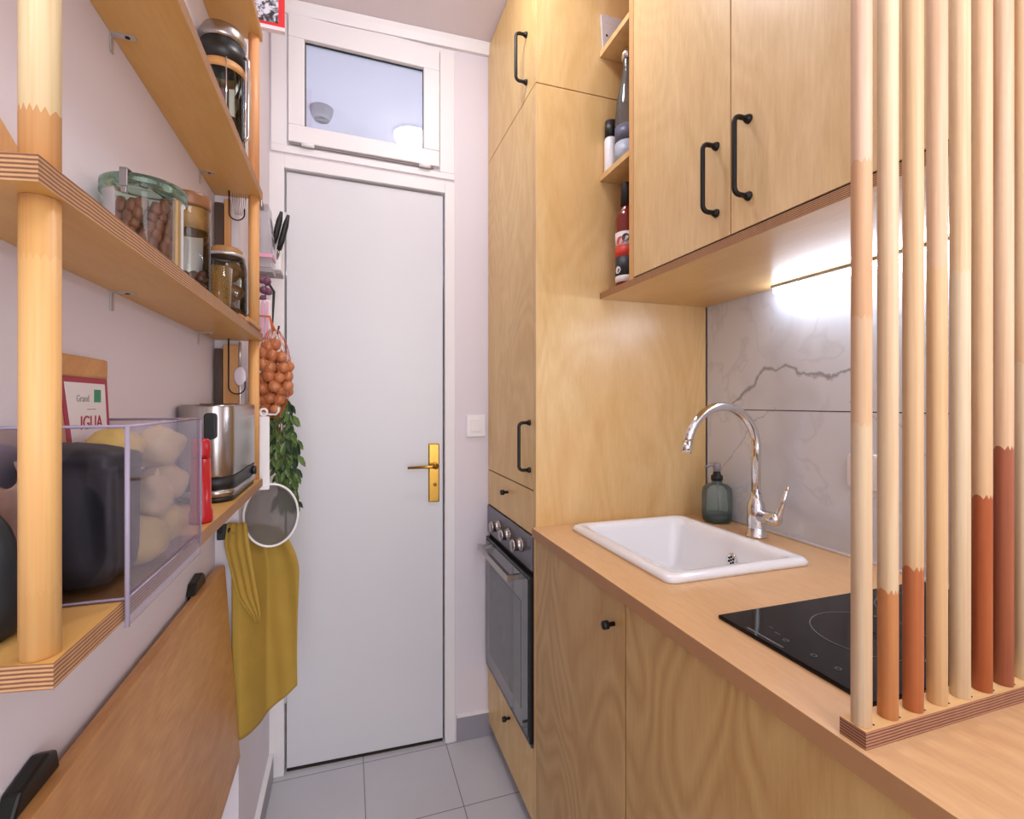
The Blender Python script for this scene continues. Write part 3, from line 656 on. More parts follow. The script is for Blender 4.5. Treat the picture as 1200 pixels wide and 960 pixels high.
for k, (z, rr, m) in enumerate(((0.046, 0.010, 'paper'), (0.125, 0.012, 'labelred'), (0.132, 0.011, 'labeldark'))):
    b = B(); a = math.radians((190, 205, 235)[k])
    for i in range(13):
        for j in range(2): pass
    pts = []
    vs = []
    for i in range(20):
        q = 2 * PI * i / 20; aa = a + rr * math.cos(q) / 0.031; vs.append(b.verts.new((0.738 + 0.0313 * math.cos(aa), 1.205 + 0.0313 * math.sin(aa), UZB + z + rr * math.sin(q))))
    b.faces.new(vs); obj('emblem', b, m, bpy.data.objects[[c.name for c in bt.children if c.name.startswith('body')][0]])
zb = 1.9155
bt = bottle('water_bottle', 'clear glass swing-neck bottle with blue-grey print on the middle niche board', 0.740, 1.203, zb, [(0, 0), (0.031, 0), (0.034, 0.005), (0.034, 0.13), (0.029, 0.18), (0.017, 0.240), (0.0125, 0.27), (0.0125, 0.305)], 'clearbottle',
       [('stopper', [(0, 0.292), (0.015, 0.292), (0.0165, 0.305), (0.0155, 0.318), (0.0, 0.322)], 'chrome', True), ('print', band(0.0342, 0.06, 0.10), plain('print_blue', (96, 100, 122), 0.4, var=0.4, nscale=70), False), ('print', band(0.0342, 0.004, 0.055), plain('print_pale', (176, 186, 204), 0.4, var=0.3, nscale=50), False)])
bt = bottle('spice_jar', 'small white jar with a black lid behind the clear bottle in the niche', 0.7235, 1.2675, zb, [(0, 0), (0.0165, 0), (0.018, 0.004), (0.018, 0.095), (0.015, 0.102), (0, 0.102)], 'whitep', [('lid', [(0, 0.1025), (0.0165, 0.1025), (0.0165, 0.150), (0, 0.150)], 'blackp', True)])
# plate with holes at the top of the niche
pl = thing('socket_plate', 'speckled grey plate with two dark holes at the top of the niche', 'socket', (0.74, 1.286, 2.28))
b = B(); prism(b, [(0.706, 2.287), (0.790, 2.287), (0.790, 2.385), (0.700, 2.385)], 1.280, 1.2885, 'Y'); obj('plate', b, 'speck', pl, 0.001)
for x, z in ((0.718, 2.325), (0.752, 2.345)):
    b = B(); lathe(b, 0, 0, [(0, 0), (0.0035, 0), (0.0035, 0.001), (0, 0.001)], 12); b.transform(Matrix.Translation((x, 1.2802, z)) @ Matrix.Rotation(PI / 2, 4, 'X')); obj('screw_hole', b, 'gap', pl)

# ------------------------------------------------------------------ slatted dowel screen on the worktop
sc = thing('slatted_screen', 'screen of round pine dowels standing in a plywood base on the worktop', 'screen', (0.8, 0.371, 0.90))
b = B(); box(b, 0.4935, XR - 0.004, 0.357, 0.385, 0.9003, 0.9185); o = obj('base', b, [wood('base_birch', (234, 196, 140), (220, 172, 112), 'X', 0.5), 'edge_d'], sc); edge_faces(o)
pale, cream, pinkish, orange, rust, brown = (224, 200, 164), (226, 208, 176), (222, 191, 162), (200, 138, 88), (176, 98, 62), (164, 100, 76)
segs = [[(0, pale), (0.33, (220, 186, 148)), (0.44, (216, 172, 130)), (0.60, pinkish)], [(0, orange), (0.155, pale), (0.75, (228, 204, 168))], [(0, (190, 116, 74)), (0.175, (222, 190, 148)), (0.8, cream)],
        [(0, (224, 190, 144)), (0.5, (224, 192, 158)), (0.82, cream)], [(0, cream), (0.5, (226, 200, 160)), (0.9, pale)], [(0, rust), (0.245, (222, 188, 148)), (0.85, (228, 202, 160))],
        [(0, brown), (0.30, (224, 194, 160)), (0.95, cream)], [(0, cream), (0.4, (224, 194, 154))], [(0, pale), (0.6, cream)], [(0, orange), (0.2, pale)], [(0, cream)], [(0, pale)], [(0, cream)], [(0, pale)], [(0, cream)]]
for i in range(15):
    x = 0.5035 + 0.0385 * i
    if x > XR - 0.02: break
    b = B(); tube(b, [(x, 0.369, 0.9187), (x, 0.369, CEIL - 0.002)], 0.0093, 20); o = obj('dowel', b, pine('pine_dowel_%d' % i, segs[i], seed=i * 1.7), sc)
    b = B()
    for sgn in (1,): lathe(b, x + sgn * 0.0088, 0.3632, [(0, 0.9186), (0.0013, 0.9186), (0.0013, 0.919), (0, 0.919)], 8)
    obj('socket_gap', b, 'gap', o)

# ------------------------------------------------------------------ left wall shelves
SXF = -0.1975; SYA, SYB = 0.43, 1.327
su = thing('shelf_unit', 'four birch plywood wall shelves threaded on two pine dowels along the left wall', 'shelf', (-0.25, 0.88, 1.047))
SH = [(1.0475, 1.0660), (1.3985, 1.4170), (1.7420, 1.7605), (2.1260, 2.1445)]
for k, (z0, z1) in enumerate(SH):
    b = B(); ya = (0.432, 0.414, 0.414, 0.414)[k]
    prism(b, [(XL + 0.0005, ya + 0.018), (SXF, ya), (SXF, SYB), (XL + 0.0005, SYB)], z0, z1); o = obj('shelf', b, ['shelf', 'edge'], su); edge_faces(o)
DW = ((-0.213, 0.449), (-0.214, 1.312))
for k, (x, y) in enumerate(DW):
    zz = [(SH[0][1] + 0.0003), SH[1][0] - 0.0003, SH[1][1] + 0.0003, SH[2][0] - 0.0003, SH[2][1] + 0.0003, SH[3][0] - 0.0003]
    b = B()
    for a, c in ((0, 1), (2, 3), (4, 5)): tube(b, [(x, y, zz[a]), (x, y, zz[c])], 0.0118, 22)
    mt = pine('shelf_dowel_near', [(0, (218, 172, 108)), (0.07, (222, 176, 112)), (0.31, (216, 166, 102)), (0.35, (214, 162, 106)), (0.415, (230, 208, 162))], 4.4, streak=(200, 120, 60)) if k == 0 else pine('shelf_dowel_far', [(0, (224, 168, 104)), (0.35, (228, 172, 108)), (0.7, (232, 168, 116))], 2.2)
    obj('dowel', b, mt, su)
for z, yy in ((SH[1][0], 0.79), (SH[1][0], 1.19), (SH[2][0], 0.79), (SH[2][0], 1.20), (SH[3][0], 1.10), (SH[0][0], 0.75), (SH[0][0], 1.2)):
    b = B(); box(b, XL + 0.0005, XL + 0.028, yy - 0.005, yy + 0.005, z - 0.002, z - 0.0003); box(b, XL + 0.0005, XL + 0.0022, yy - 0.004, yy + 0.004, z - 0.026, z - 0.002)
    br = obj('bracket', b, 'zinc', su)
    b = B(); lathe(b, XL + 0.019, yy, [(0, z - 0.0028), (0.003, z - 0.0028), (0.003, z - 0.0021), (0, z - 0.0021)], 10); obj('screw', b, 'gap', br)

Z1, Z2, Z3, Z4 = SH[0][1] + 0.0004, SH[1][1] + 0.0004, SH[2][1] + 0.0004, SH[3][1] + 0.0004
# clear bin on the lowest shelf
bn = thing('storage_bin', 'clear acrylic bin on the lowest shelf holding a black bag and vegetables', 'bin', (-0.243, 0.66, Z1))
bx0, bx1, by0, by1, bz = XL + 0.0005, -0.1935, 0.545, 0.785, 1.228; th = 0.0025
b = B()
box(b, bx0, bx1, by0, by0 + th, Z1, bz); box(b, bx0, bx1, by1 - th, by1, Z1, bz); box(b, bx0, bx0 + th, by0 + th, by1 - th, Z1, bz); box(b, bx0 + th, bx1 - th, by0 + th, by1 - th, Z1, Z1 + 0.0025)
box(b, bx1 - th, bx1, by0 + th, by1 - th, 1.042, bz, 1); obj('walls', b, ['acrylic', 'acrylic_front'], bn)
b = B(); r_ = 0.0022
tube(b, [(bx1 - .001, by0 + .001, 1.042), (bx1 - .001, by0 + .001, bz)], r_, 8); tube(b, [(bx1 - .001, by1 - .001, 1.055), (bx1 - .001, by1 - .001, bz)], r_ * .7, 8)
tube(b, [(bx0, by0 + .001, bz), (bx1 - .001, by0 + .001, bz), (bx1 - .001, by1 - .001, bz), (bx0, by1 - .001, bz)], r_ * 0.7, 8); tube(b, [(bx0, by0 + .001, Z1 + .002), (bx1 - .001, by0 + .001, Z1 + .002), (bx1 - .001, by1, Z1 + .002)], r_ * .6, 8)
obj('rim', b, 'acrylic_edge', bn)
# black bag in the bin
b = B(); blob(b, (0, 0, 0), 1.0, 3, 0.18, 4)
for v in b.verts:
    p = v.co.copy(); 
    n1 = noise.noise(p * 1.6) * 0.16
    x, y, z = p.x, p.y, p.z
    k = 0.80 + 0.28 * (z + 1) / 2
    sx = math.copysign(abs(x) ** 0.5, x); sy_ = math.copysign(abs(y) ** 0.5, y); sz = math.copysign(abs(z) ** 0.42, z); n1 += 0.05 * math.sin(6 * math.atan2(y, x) + 2 * z)
    if z > 0.3: sz = sz * (0.96 - 0.14 * (x + 1) / 2 * 1.0)
    v.co = Vector((-0.2475 + sx * 0.043 * k * (1 + n1), 0.602 + sy_ * 0.046 * k * (1 + n1), Z1 + 0.083 + sz * 0.073 * (1 + n1 * 0.2)))
zmin = min(v.co.z for v in b.verts)
for v in b.verts: v.co.z += Z1 + 0.003 - zmin; v.co.x = max(min(v.co.x, bx1 - 0.006), bx0 + 0.006); v.co.y = max(v.co.y, by0 + 0.006)
tag(obj('black_bag', b, 'blackbag', None), 'crumpled black bag in the near half of the clear bin', 'bag')
veg = [(-0.222, 0.660, 0.030, 0.028, 'potato', (1, 1.3, .9), 'large pale potato at the bottom of the clear bin beside the black bag'),
       (-0.226, 0.722, 0.033, 0.030, 'potato', (1, 1.1, .9), 'round yellow potato at the bottom of the bin, in its middle'),
       (-0.262, 0.735, 0.031, 0.026, 'potato', (1, 1, 1), 'pale potato at the bottom of the bin against the wall side'),
       (-0.218, 0.690, 0.072, 0.021, 'ginger', (.9, 1.0, 1.2), 'knobbly cream garlic bulb with a pointed tip, low in the bin'),
       (-0.226, 0.738, 0.084, 0.026, 'ginger', (1, 1, 1), 'dusty cream onion in the far half of the bin, middle layer'),
       (-0.262, 0.688, 0.086, 0.026, 'potato', (1, 1.1, .9), 'yellow potato in the middle layer behind the garlic bulb'),
       (-0.228, 0.728, 0.128, 0.029, 'ginger', (1, 1.1, .85), 'broad cream onion near the top of the bin, at its far end'),
       (-0.264, 0.745, 0.122, 0.023, 'potato', (1, 1, 1), 'small potato at the far end of the bin by the wall'),
       (-0.250, 0.672, 0.134, 0.024, 'potato', (1.1, 1.2, .8), 'flat yellow potato topmost in the bin, peeking over the black bag')]
for i, (x, y, z, r, m, sc_, lb) in enumerate(veg):
    b = B(); blob(b, (x, y, Z1 + z), r, i * 2.3, 0.22, 4, sc_)
    if m == 'ginger': 
        top = Vector((x, y, Z1 + z + r * sc_[2])); tube(b, [top - Vector((0, 0, r * 0.3)), top + Vector((0.002, 0.001, 0.008))], [r * 0.35, 0.001], 8)
    nm = 'potato' if m == 'potato' else ('garlic_bulb' if 'garlic' in lb else 'onion')
    for v in b.verts: v.co.x = min(v.co.x, bx1 - 0.004)
    tag(obj(nm, b, m), lb, nm.split('_')[0], 'vegetables in the clear bin')
# torn brown paper near the end of the shelf
b = B(); sheet(b, lambda z: XL + 0.006 + 0.01 * math.sin(z * 60), lambda z: -0.245, lambda s: Z1 + 0.001, lambda s: Z1 + 0.125 + 0.012 * math.sin(9 * s), lambda s, z: 0.505 + 0.010 * math.sin(8 * s + z * 50), 0.004)
tag(obj('paper_wrapper', b, plain('paper_brownpink', (138, 106, 94), 0.6, var=0.45, nscale=50)), 'crinkled brownish paper wrapper left of the near dowel on the lowest shelf', 'wrapper')
b = B(); blob(b, (-0.265, 0.478, Z1 + 0.045), 0.031, 9, 0.2, 3, (0.9, 0.7, 1.8))
for v in b.verts: v.co.z = max(v.co.z, Z1)
tag(obj('black_pouch', b, 'blackbag'), 'low black pouch at the very left end of the lowest shelf', 'pouch')
# packet with red-bordered label, standing behind the bin contents
pk = thing('paper_packet', 'brown paper packet with a red-bordered white label standing in the bin by the wall', 'packet', (-0.282, 0.69, Z1 + 0.003))
b = B()
prism(b, [(0.628, Z1 + 0.003), (0.755, Z1 + 0.003), (0.742, Z1 + 0.215), (0.628, Z1 + 0.215)], -0.2955, -0.286, 'X'); obj('bag', b, 'kraft', pk, 0.002)
b = B(); box(b, -0.2955, -0.283, 0.622, 0.740, Z1 + 0.212, Z1 + 0.236); obj('folded_top', b, 'cork', pk, 0.003)
b = B(); prism(b, [(0.655, Z1 + 0.12), (0.752, Z1 + 0.12), (0.740, Z1 + 0.213), (0.634, Z1 + 0.213)], -0.2858, -0.2848, 'X'); lb = obj('label', b, 'crimson', pk)
b = B(); prism(b, [(0.664, Z1 + 0.12), (0.743, Z1 + 0.12), (0.733, Z1 + 0.206), (0.642, Z1 + 0.206)], -0.2847, -0.2842, 'X'); obj('label_paper', b, 'paper', lb)
b = B(); box(b, -0.2842, -0.2838, 0.706, 0.722, Z1 + 0.184, Z1 + 0.199); obj('green_mark', b, 'green', lb)
T4 = Matrix(((0, 0, 1, -0.2840), (1, 0, 0, 0.700), (0, 1, 0, Z1 + 0.160), (0, 0, 0, 1)))
text('lettering', 'IGUA', 0.022, 'crimson', T4, lb)
T4 = Matrix(((0, 0, 1, -0.2840), (1, 0, 0, 0.680), (0, 1, 0, Z1 + 0.188), (0, 0, 0, 1)))
text('lettering', 'Grand', 0.011, 'greyp', T4, lb, 0.0002)
b = B(); box(b, -0.2842, -0.2838, 0.690, 0.710, Z1 + 0.1755, Z1 + 0.1765); obj('printed_rule', b, 'greyp', lb)
# red mill
PX, PY = -0.2145, 0.868
pm = thing('pepper_mill', 'slim red ceramic mill on the lowest shelf in front of the toaster', 'pepper mill', (PX, PY, Z1))
b = B(); lathe(b, PX, PY, [(0, Z1), (0.0155, Z1), (0.0162, Z1 + 0.004), (0.0158, Z1 + 0.016), (0.0140, Z1 + 0.022), (0.0132, Z1 + 0.098), (0, Z1 + 0.098)], 28); obj('body', b, 'red', pm)
b = B(); lathe(b, PX, PY, [(0, Z1 + 0.099), (0.0128, Z1 + 0.099), (0.0134, Z1 + 0.104), (0.0128, Z1 + 0.124), (0.010, Z1 + 0.128), (0, Z1 + 0.129)], 28); obj('cap', b, 'red', pm)
# toaster
ts = thing('toaster', 'brushed steel toaster with black base band at the far end of the lowest shelf', 'toaster', (-0.25, 1.15, Z1))
tx0, tx1, ty0, ty1 = -0.296, -0.203, 1.02, 1.285
def tprism(name, pts, z0, z1, m, bev=0.0, par=None, lab=None):
    b = B(); prism(b, pts, z0, z1)
    o = obj(name, b, m, par or ts, bev, label=lab)
    for p in o.data.polygons:
        if abs(p.normal.z) < 0.5: p.use_smooth = True
    return o
tprism('base', rrect(tx0 + .004, tx1 - .002, ty0 + .004, ty1 - .004, 0.03, 8), Z1, Z1 + 0.010, 'blackp')
tprism('base_trim', rrect(tx0, tx1 + .001, ty0, ty1, 0.034, 8), Z1 + 0.0102, Z1 + 0.023, 'steel')
tprism('control_band', rrect(tx0 + .002, tx1, ty0 + .002, ty1 - .002, 0.033, 8), Z1 + 0.0232, Z1 + 0.046, 'blackp', lab='black band')
tprism('shell', rrect(tx0, tx1, ty0, ty1, 0.034, 8), Z1 + 0.0462, Z1 + 0.180, 'steel', 0.004)
b = B(); box(b, -0.262, -0.236, ty0 + 0.03, ty1 - 0.03, Z1 + 0.1795, Z1 + 0.1815); obj('slot', b, 'gap', ts)
b = B(); prism(b, rrect(-0.245, -0.226, Z1 + 0.118, Z1 + 0.165, 0.006), ty0 - 0.014, ty0 + 0.003, 'Y'); obj('lever', b, 'blackp', ts, 0.002)
b = B(); lathe(b, 0, 0, [(0, 0), (0.009, 0), (0.009, 0.008), (0, 0.008)], 20); b.transform(Matrix.Translation((tx1 + 0.0005, 1.22, Z1 + 0.034)) @ Matrix.Rotation(PI / 2, 4, 'Y')); obj('dial', b, 'blackp', ts)

# jars on the second shelf
def jar_shell(cx, cy, z0, r, h, lip=0.0, seg=40):
    b = B(); lathe(b, cx, cy, [(0, z0), (r * .92, z0), (r, z0 + 0.005), (r, z0 + h)], seg); 
    return b
wx, wy, wr = -0.2490, 0.752, 0.0450
wj = thing('preserving_jar', 'wide glass preserving jar with green-tinted lid and metal clip, full of dried fruit', 'jar', (wx, wy, Z2))
b = B(); lathe(b, wx, wy, [(0, Z2), (wr * .86, Z2), (wr * .93, Z2 + .005), (wr * .93, Z2 + .090), (wr * .98, Z2 + .093)], 44); obj('glass_body', b, 'jarglass', wj)
b = B(); lathe(b, wx, wy, [(wr * .99, Z2 + .0935), (wr * 1.03, Z2 + .095), (wr * 1.03, Z2 + .099), (wr * .99, Z2 + .101), (wr * 1.03, Z2 + .103), (wr * 1.02, Z2 + .109), (wr * .97, Z2 + .111), (wr * .7, Z2 + .1112), (wr * .66, Z2 + .108), (0, Z2 + .108)], 44); obj('lid', b, 'greenglass', wj)
a0 = math.radians(-97); T = Matrix.Translation((wx, wy, 0)) @ Matrix.Rotation(a0, 4, 'Z')
b = B(); box(b, wr * 1.04, wr * 1.08, -0.0045, 0.0045, Z2 + .092, Z2 + .1125); box(b, wr * .80, wr * 1.08, -0.0045, 0.0045, Z2 + .1125, Z2 + .1145); box(b, wr * 0.96, wr * 1.07, -0.003, 0.003, Z2 + .084, Z2 + .092); b.transform(T); obj('clip', b, plain('clip_steel', (150, 146, 146), 0.4, 0.8), wj, 0.0008)
def stuff_pile(name, label, cat, mat, cx, cy, z0, z1, R, r, n, seed, zs=1.0):
    random.seed(seed); b = B()
    for i in range(n):
        z = z0 + r + (z1 - z0 - 2 * r) * (i / n); a = i * 2.4; q = (R - r) * (0.95 if i % 3 else 0.4)
        blob(b, (cx + q * math.cos(a), cy + q * math.sin(a), z), r * random.uniform(.8, 1), i, 0.3, 2, (1 / zs ** .5, random.uniform(.8, 1.0) / zs ** .5, zs * random.uniform(.7, 1.0)))
    return tag(obj(name, b, mat), label, cat, None, 'stuff')
stuff_pile('dried_fruit', 'reddish brown dried fruit filling the wide preserving jar', 'dried fruit', 'dried', wx, wy, Z2 + 0.004, Z2 + 0.094, wr * .84, 0.0095, 120, 3, 1.5)
jx, jy, jr = -0.2450, 0.925, 0.0295
j2 = thing('glass_jar', 'tall clear jar with a brown wooden lid beside the preserving jar', 'jar', (jx, jy, Z2))
b = B(); lathe(b, jx, jy, [(0, Z2), (jr * .9, Z2), (jr, Z2 + .004), (jr, Z2 + .142), (jr * .97, Z2 + .146)], 36); obj('glass_body', b, 'jarglass', j2)
b = B(); lathe(b, jx, jy, [(0, Z2 + .1465), (jr * 1.02, Z2 + .1465), (jr * 1.05, Z2 + .150), (jr * 1.05, Z2 + .164), (jr * .98, Z2 + .168), (0, Z2 + .168)], 36); obj('lid', b, plain('lid_brown', (128, 82, 46), 0.35, var=0.2), j2)
b = B(); lathe(b, jx, jy, [(jr * .95, Z2 + .110), (jr * .97, Z2 + .110), (jr * .97, Z2 + .145), (jr * .95, Z2 + .145)], 36); obj('lid_plug', b, 'cork', j2)
stuff_pile('nut_mix', 'dark brown nuts in the bottom of the jar with the wooden lid', 'nuts', 'dried', jx, jy, Z2 + 0.001, Z2 + 0.052, jr * .93, 0.008, 36, 5)
tx, ty, tr = -0.2240, 1.020, 0.0225
tb = tag(obj('tumbler', (lambda b: (lathe(b, tx, ty, [(0, Z2), (tr * .8, Z2), (tr * .82, Z2 + .004), (tr, Z2 + .078), (tr * .93, Z2 + .078), (tr * .76, Z2 + .008), (0, Z2 + .006)], 32), b)[1])(B()), glass('amber_glass', (236, 214, 160), haze=0.12, hazecol=(226, 190, 120))), 'small amber-tinted tumbler between the two lidded jars', 'glass')
mx, my, mr_ = -0.2545, 1.225, 0.0410
mj = thing('storage_jar', 'big round glass jar of brown dried mushrooms at the far end of the second shelf', 'jar', (mx, my, Z2))
b = B(); lathe(b, mx, my, [(0, Z2), (mr_ * .9, Z2), (mr_, Z2 + .006), (mr_, Z2 + .125), (mr_ * .93, Z2 + .140), (mr_ * .85, Z2 + .150)], 40); obj('glass_body', b, 'jarglass', mj)
b = B(); lathe(b, mx, my, [(mr_ * .80, Z2 + .150), (mr_ * .92, Z2 + .150), (mr_ * .92, Z2 + .156), (mr_ * .80, Z2 + .156)], 36); obj('rim', b, 'zinc', mj)
b = B(); lathe(b, mx, my, [(0, Z2 + .154), (mr_ * .79, Z2 + .154), (mr_ * .80, Z2 + .157), (mr_ * .78, Z2 + .166), (mr_ * .6, Z2 + .172), (0, Z2 + .173)], 36); obj('stopper', b, plain('stopper_wood', (164, 118, 66), .5, var=.2), mj, label='wooden stopper')
random.seed(11)
for i in range(7):
    a = i * 2.3; z = Z2 + 0.026 + 0.0172 * i; q = mr_ * 0.34
    b = B(); blob(b, (mx + q * math.cos(a), my + q * math.sin(a), z), 0.0228, i * 1.7, 0.16, 3, (1.05, 1.05, .75)); blob(b, (mx + q * math.cos(a) * .6, my + q * math.sin(a) * .6, z - 0.012), 0.009, i, 0.1, 2, (1, 1, 1.3))
    tag(obj('dried_mushroom', b, 'mush'), 'brown dried mushroom inside the big round jar on the second shelf', 'mushroom', 'dried mushrooms in the big round jar')
# wooden scoop lying at the end of the shelf
ws = thing('wooden_scoop', 'small wooden scoop lying at the end of the second shelf by the far dowel', 'scoop', (-0.206, 1.22, Z2))
b = B(); prism(b, rrect(-0.2165, -0.1935, 1.135, 1.295, 0.008), Z2, Z2 + 0.010); obj('blade', b, 'cork', ws, 0.003)
b = B(); tube(b, [(-0.205, 1.13, Z2 + 0.006), (-0.205, 1.10, Z2 + 0.006)], [0.005, 0.004], 10); obj('handle', b, 'cork', ws)
# wooden thing at the left end of the second shelf
b = B(); prism(b, [(0.50, Z2), (0.612, Z2), (0.604, Z2 + 0.055), (0.50, Z2 + 0.115)], -0.2985, -0.290, 'X')
tag(obj('wooden_wedge', b, 'boardlight', None, 0.002), 'slanting wooden piece against the wall behind the near dowel on the second shelf', 'board')
# boards standing at the end of the second and lowest shelves
def board(label, z, h, x0, x1, mat, y=1.304):
    b = B(); prism(b, rrect(x0, x1, z, z + h, 0.002), y, y + 0.010, 'Y'); return tag(obj('cutting_board', b, mat, None, 0.001), label, 'board')
board('narrow dark wooden board standing upright behind the jars on the second shelf', Z2, 0.30, -0.2955, -0.277, 'boarddark')
board('narrow light wooden slat upright beside the dark board on the second shelf', Z2, 0.31, -0.2755, -0.262, 'boardlight')
board('dark wooden board standing upright behind the toaster on the lowest shelf', Z1, 0.31, -0.2955, -0.279, 'boarddark')
board('pale grainy wooden board upright behind the toaster beside the dark board', Z1, 0.32, -0.2775, -0.246, 'boardlight')
def wire_hook(label, x0, x1, ztop, zb, y):
    r = (x1 - x0) / 2; pts = [(x0, y, ztop)] + [(x0, y, zb + r)] + arc(((x0 + x1) / 2, y, zb + r), r, 180, 360, 12, 'XZ')[1:] + [(x1, y, zb + r + 0.012)]
    b = B(); tube(b, pts, 0.0016, 8); return tag(obj('wire_hook', b, 'black'), label, 'hook')
wire_hook('black wire hook hanging under the third shelf above the mushroom jar', -0.262, -0.230, SH[2][0] - 0.0005, 1.675, 1.290)
b = B()
for k in range(7):
    xx = -0.257 + 0.0045 * k; tube(b, [(xx, 1.298 + 0.002 * (k % 2), SH[2][0] - 0.0005), (xx + 0.001, 1.299, 1.716), (xx * 0.5 - 0.1225, 1.299, 1.690)], 0.0005, 5)
tag(obj('whisk', b, 'steel'), 'thin steel whisk wires hanging behind the black hook under the third shelf', 'whisk')
wire_hook('black wire hook hanging under the second shelf above the toaster', -0.262, -0.228, SH[1][0] - 0.0005, 1.270, 1.285)
sp_ = thing('spatula', 'pinkish oval spoon with a steel handle standing behind the toaster', 'spoon', (-0.240, 1.294, Z1))
b = B(); blob(b, (-0.2405, 1.296, 1.312), 0.013, 0, 0.0, 3, (1, 0.16, 1.7)); obj('bowl', b, plain('spoon_pink', (206, 190, 200), 0.3), sp_)
b = B(); tube(b, [(-0.2405, 1.296, 1.334), (-0.2405, 1.296, 1.392)], 0.003, 8); tube(b, [(-0.2405, 1.296, 1.29), (-0.2405, 1.296, Z1)], 0.0025, 8); obj('handle', b, 'zinc', sp_)
# cafetiere on the third shelf
cx, cy, cr = -0.2545, 1.195, 0.0425
cf = thing('coffee_press', 'tall glass coffee press with a chrome lid and a black band on the third shelf', 'coffee press', (cx, cy, Z3))
b = B(); lathe(b, cx, cy, [(0, Z3 + .004), (cr * .93, Z3 + .004), (cr * .95, Z3 + .01), (cr * .95, Z3 + .25)], 40); gb = obj('glass_body', b, 'jarglass', cf)
b = B(); lathe(b, cx, cy, [(0, Z3), (cr * .97, Z3), (cr, Z3 + .003), (cr, Z3 + .022), (cr * .96, Z3 + .022), (cr * .96, Z3 + .0035), (0, Z3 + .0035)], 40); obj('frame_foot', b, 'chrome', cf)
b = B(); lathe(b, cx, cy, [(cr * .96, Z3 + .205), (cr * 1.0, Z3 + .205), (cr * 1.0, Z3 + .247), (cr * .96, Z3 + .247)], 40); obj('band', b, 'darkbit', cf, label='black band')
b = B(); lathe(b, cx, cy, [(cr * .96, Z3 + .186), (cr * .99, Z3 + .186), (cr * .99, Z3 + .204), (cr * .96, Z3 + .204)], 40); obj('band', b, 'cork', cf, label='wooden band')
b = B(); lathe(b, cx, cy, [(0, Z3 + .251), (cr * 1.04, Z3 + .251), (cr * 1.06, Z3 + .256), (cr * 1.05, Z3 + .268), (cr * .9, Z3 + .282), (cr * .5, Z3 + .291), (0, Z3 + .293)], 40); obj('lid', b, 'steel', cf)
b = B(); lathe(b, cx, cy, [(0, Z3 + .006), (cr * .90, Z3 + .006), (cr * .90, Z3 + .09), (0, Z3 + .09)], 32); obj('ground_coffee', b, 'darkbit', gb)
b = B()
for a in (200, 290, 20, 110):
    a = math.radians(a); x, y = cx + cr * 1.0 * math.cos(a), cy + cr * 1.0 * math.sin(a); tube(b, [(x, y, Z3 + .01), (x, y, Z3 + .206)], 0.0016, 6)
obj('frame_strut', b, 'chrome', cf)
b = B(); tube(b, [(cx + cr, cy - .01, Z3 + .23), (cx + cr + 0.008, cy - .01, Z3 + .225), (cx + cr + .009, cy - .01, Z3 + .19), (cx + cr + .008, cy - .01, Z3 + .06), (cx + cr, cy - .01, Z3 + .05)], 0.0035, 10); obj('handle', b, 'chrome', cf)
for i, (xx, m, lb) in enumerate(((-0.2985, 'bluepaper', 'pale blue booklet standing next to the wall beyond the coffee press'), (-0.289, 'paper', 'white booklet standing upright beyond the coffee press, middle of the row'), (-0.2795, 'bluepaper', 'bluish booklet in the row beyond the coffee press, third from the wall'), (-0.270, 'kraft', 'thin brown booklet between the bluish and the outer white booklet'), (-0.2605, 'paper', 'outermost white booklet in the row beside the far dowel on the third shelf'))):
    b = B(); box(b, xx, xx + 0.0085, 1.243, 1.322, Z3, Z3 + 0.30 - 0.012 * (i % 3)); box(b, xx + 0.001, xx + 0.0075, 1.2425, 1.2429, Z3 + 0.03, Z3 + 0.2, 1); tag(obj('booklet', b, [m, 'labeldark'] if i % 2 == 0 else [m, 'pink']), lb, 'booklet', 'booklets on the third shelf')
# ------------------------------------------------------------------ folding table
ft = thing('folding_table', 'orange-brown wooden drop-leaf table folded down against the left wall', 'table', (-0.27, 0.8, 0.42))
b = B()
tp = [(-0.290, 0.872), (-0.272, 0.872), (-0.240, 0.418), (-0.258, 0.416)]
prism(b, tp, 0.0, 1.298, 'Y'); obj('leaf', b, 'leaf', ft, 0.0015)
for yy in (0.585, 1.135):
    b = B(); prism(b, [(yy - 0.03, 0.872), (yy + 0.05, 0.872), (yy + 0.045, 0.893), (yy + 0.03, 0.900), (yy - 0.015, 0.893)], XL + 0.0006, XL + 0.016, 'X'); box(b, XL + 0.0006, XL + 0.006, yy - 0.02, yy + 0.04, 0.80, 0.872)
    obj('folding_bracket', b, 'black', ft, 0.003)

# ------------------------------------------------------------------ things hanging on the wall beyond the shelves
# apron
ya = 1.314
L_ = at(266, 700, ya); R_p = at(350, 700, 1.396)
def zb_(s): 
    a = at(285, 866, ya).z; c = at(350, 803, 1.396).z; k = max(0, min(1, (s - 0.38) / 0.62)); return a + (c - a) * (k ** 1.2)
b = B(); sheet(b, lambda z: at(272, 700, ya).x, lambda z: R_p.x - 0.004 * math.sin((z - 0.4) * 9) - (0.03 * max(0, (z - 0.80) / 0.1) ** 2 if z > 0.80 else 0), zb_, lambda s: 0.952 - 0.02 * s, lambda s, z: ya + 0.082 * max(0, min(1, (s - 0.12) / 0.35)) ** 1.5 + 0.005 * math.sin(7 * s + 1.2 * z * 3 + 1.5) + 0.004 * math.sin(15 * s + z * 11) * s, 0.003, 34, 44)
ap = thing('apron', 'mustard yellow cloth apron hanging from the wall beyond the folded table', 'apron', (-0.19, ya, 0.37))
obj('skirt', b, 'mustard', ap)
yf = 1.302
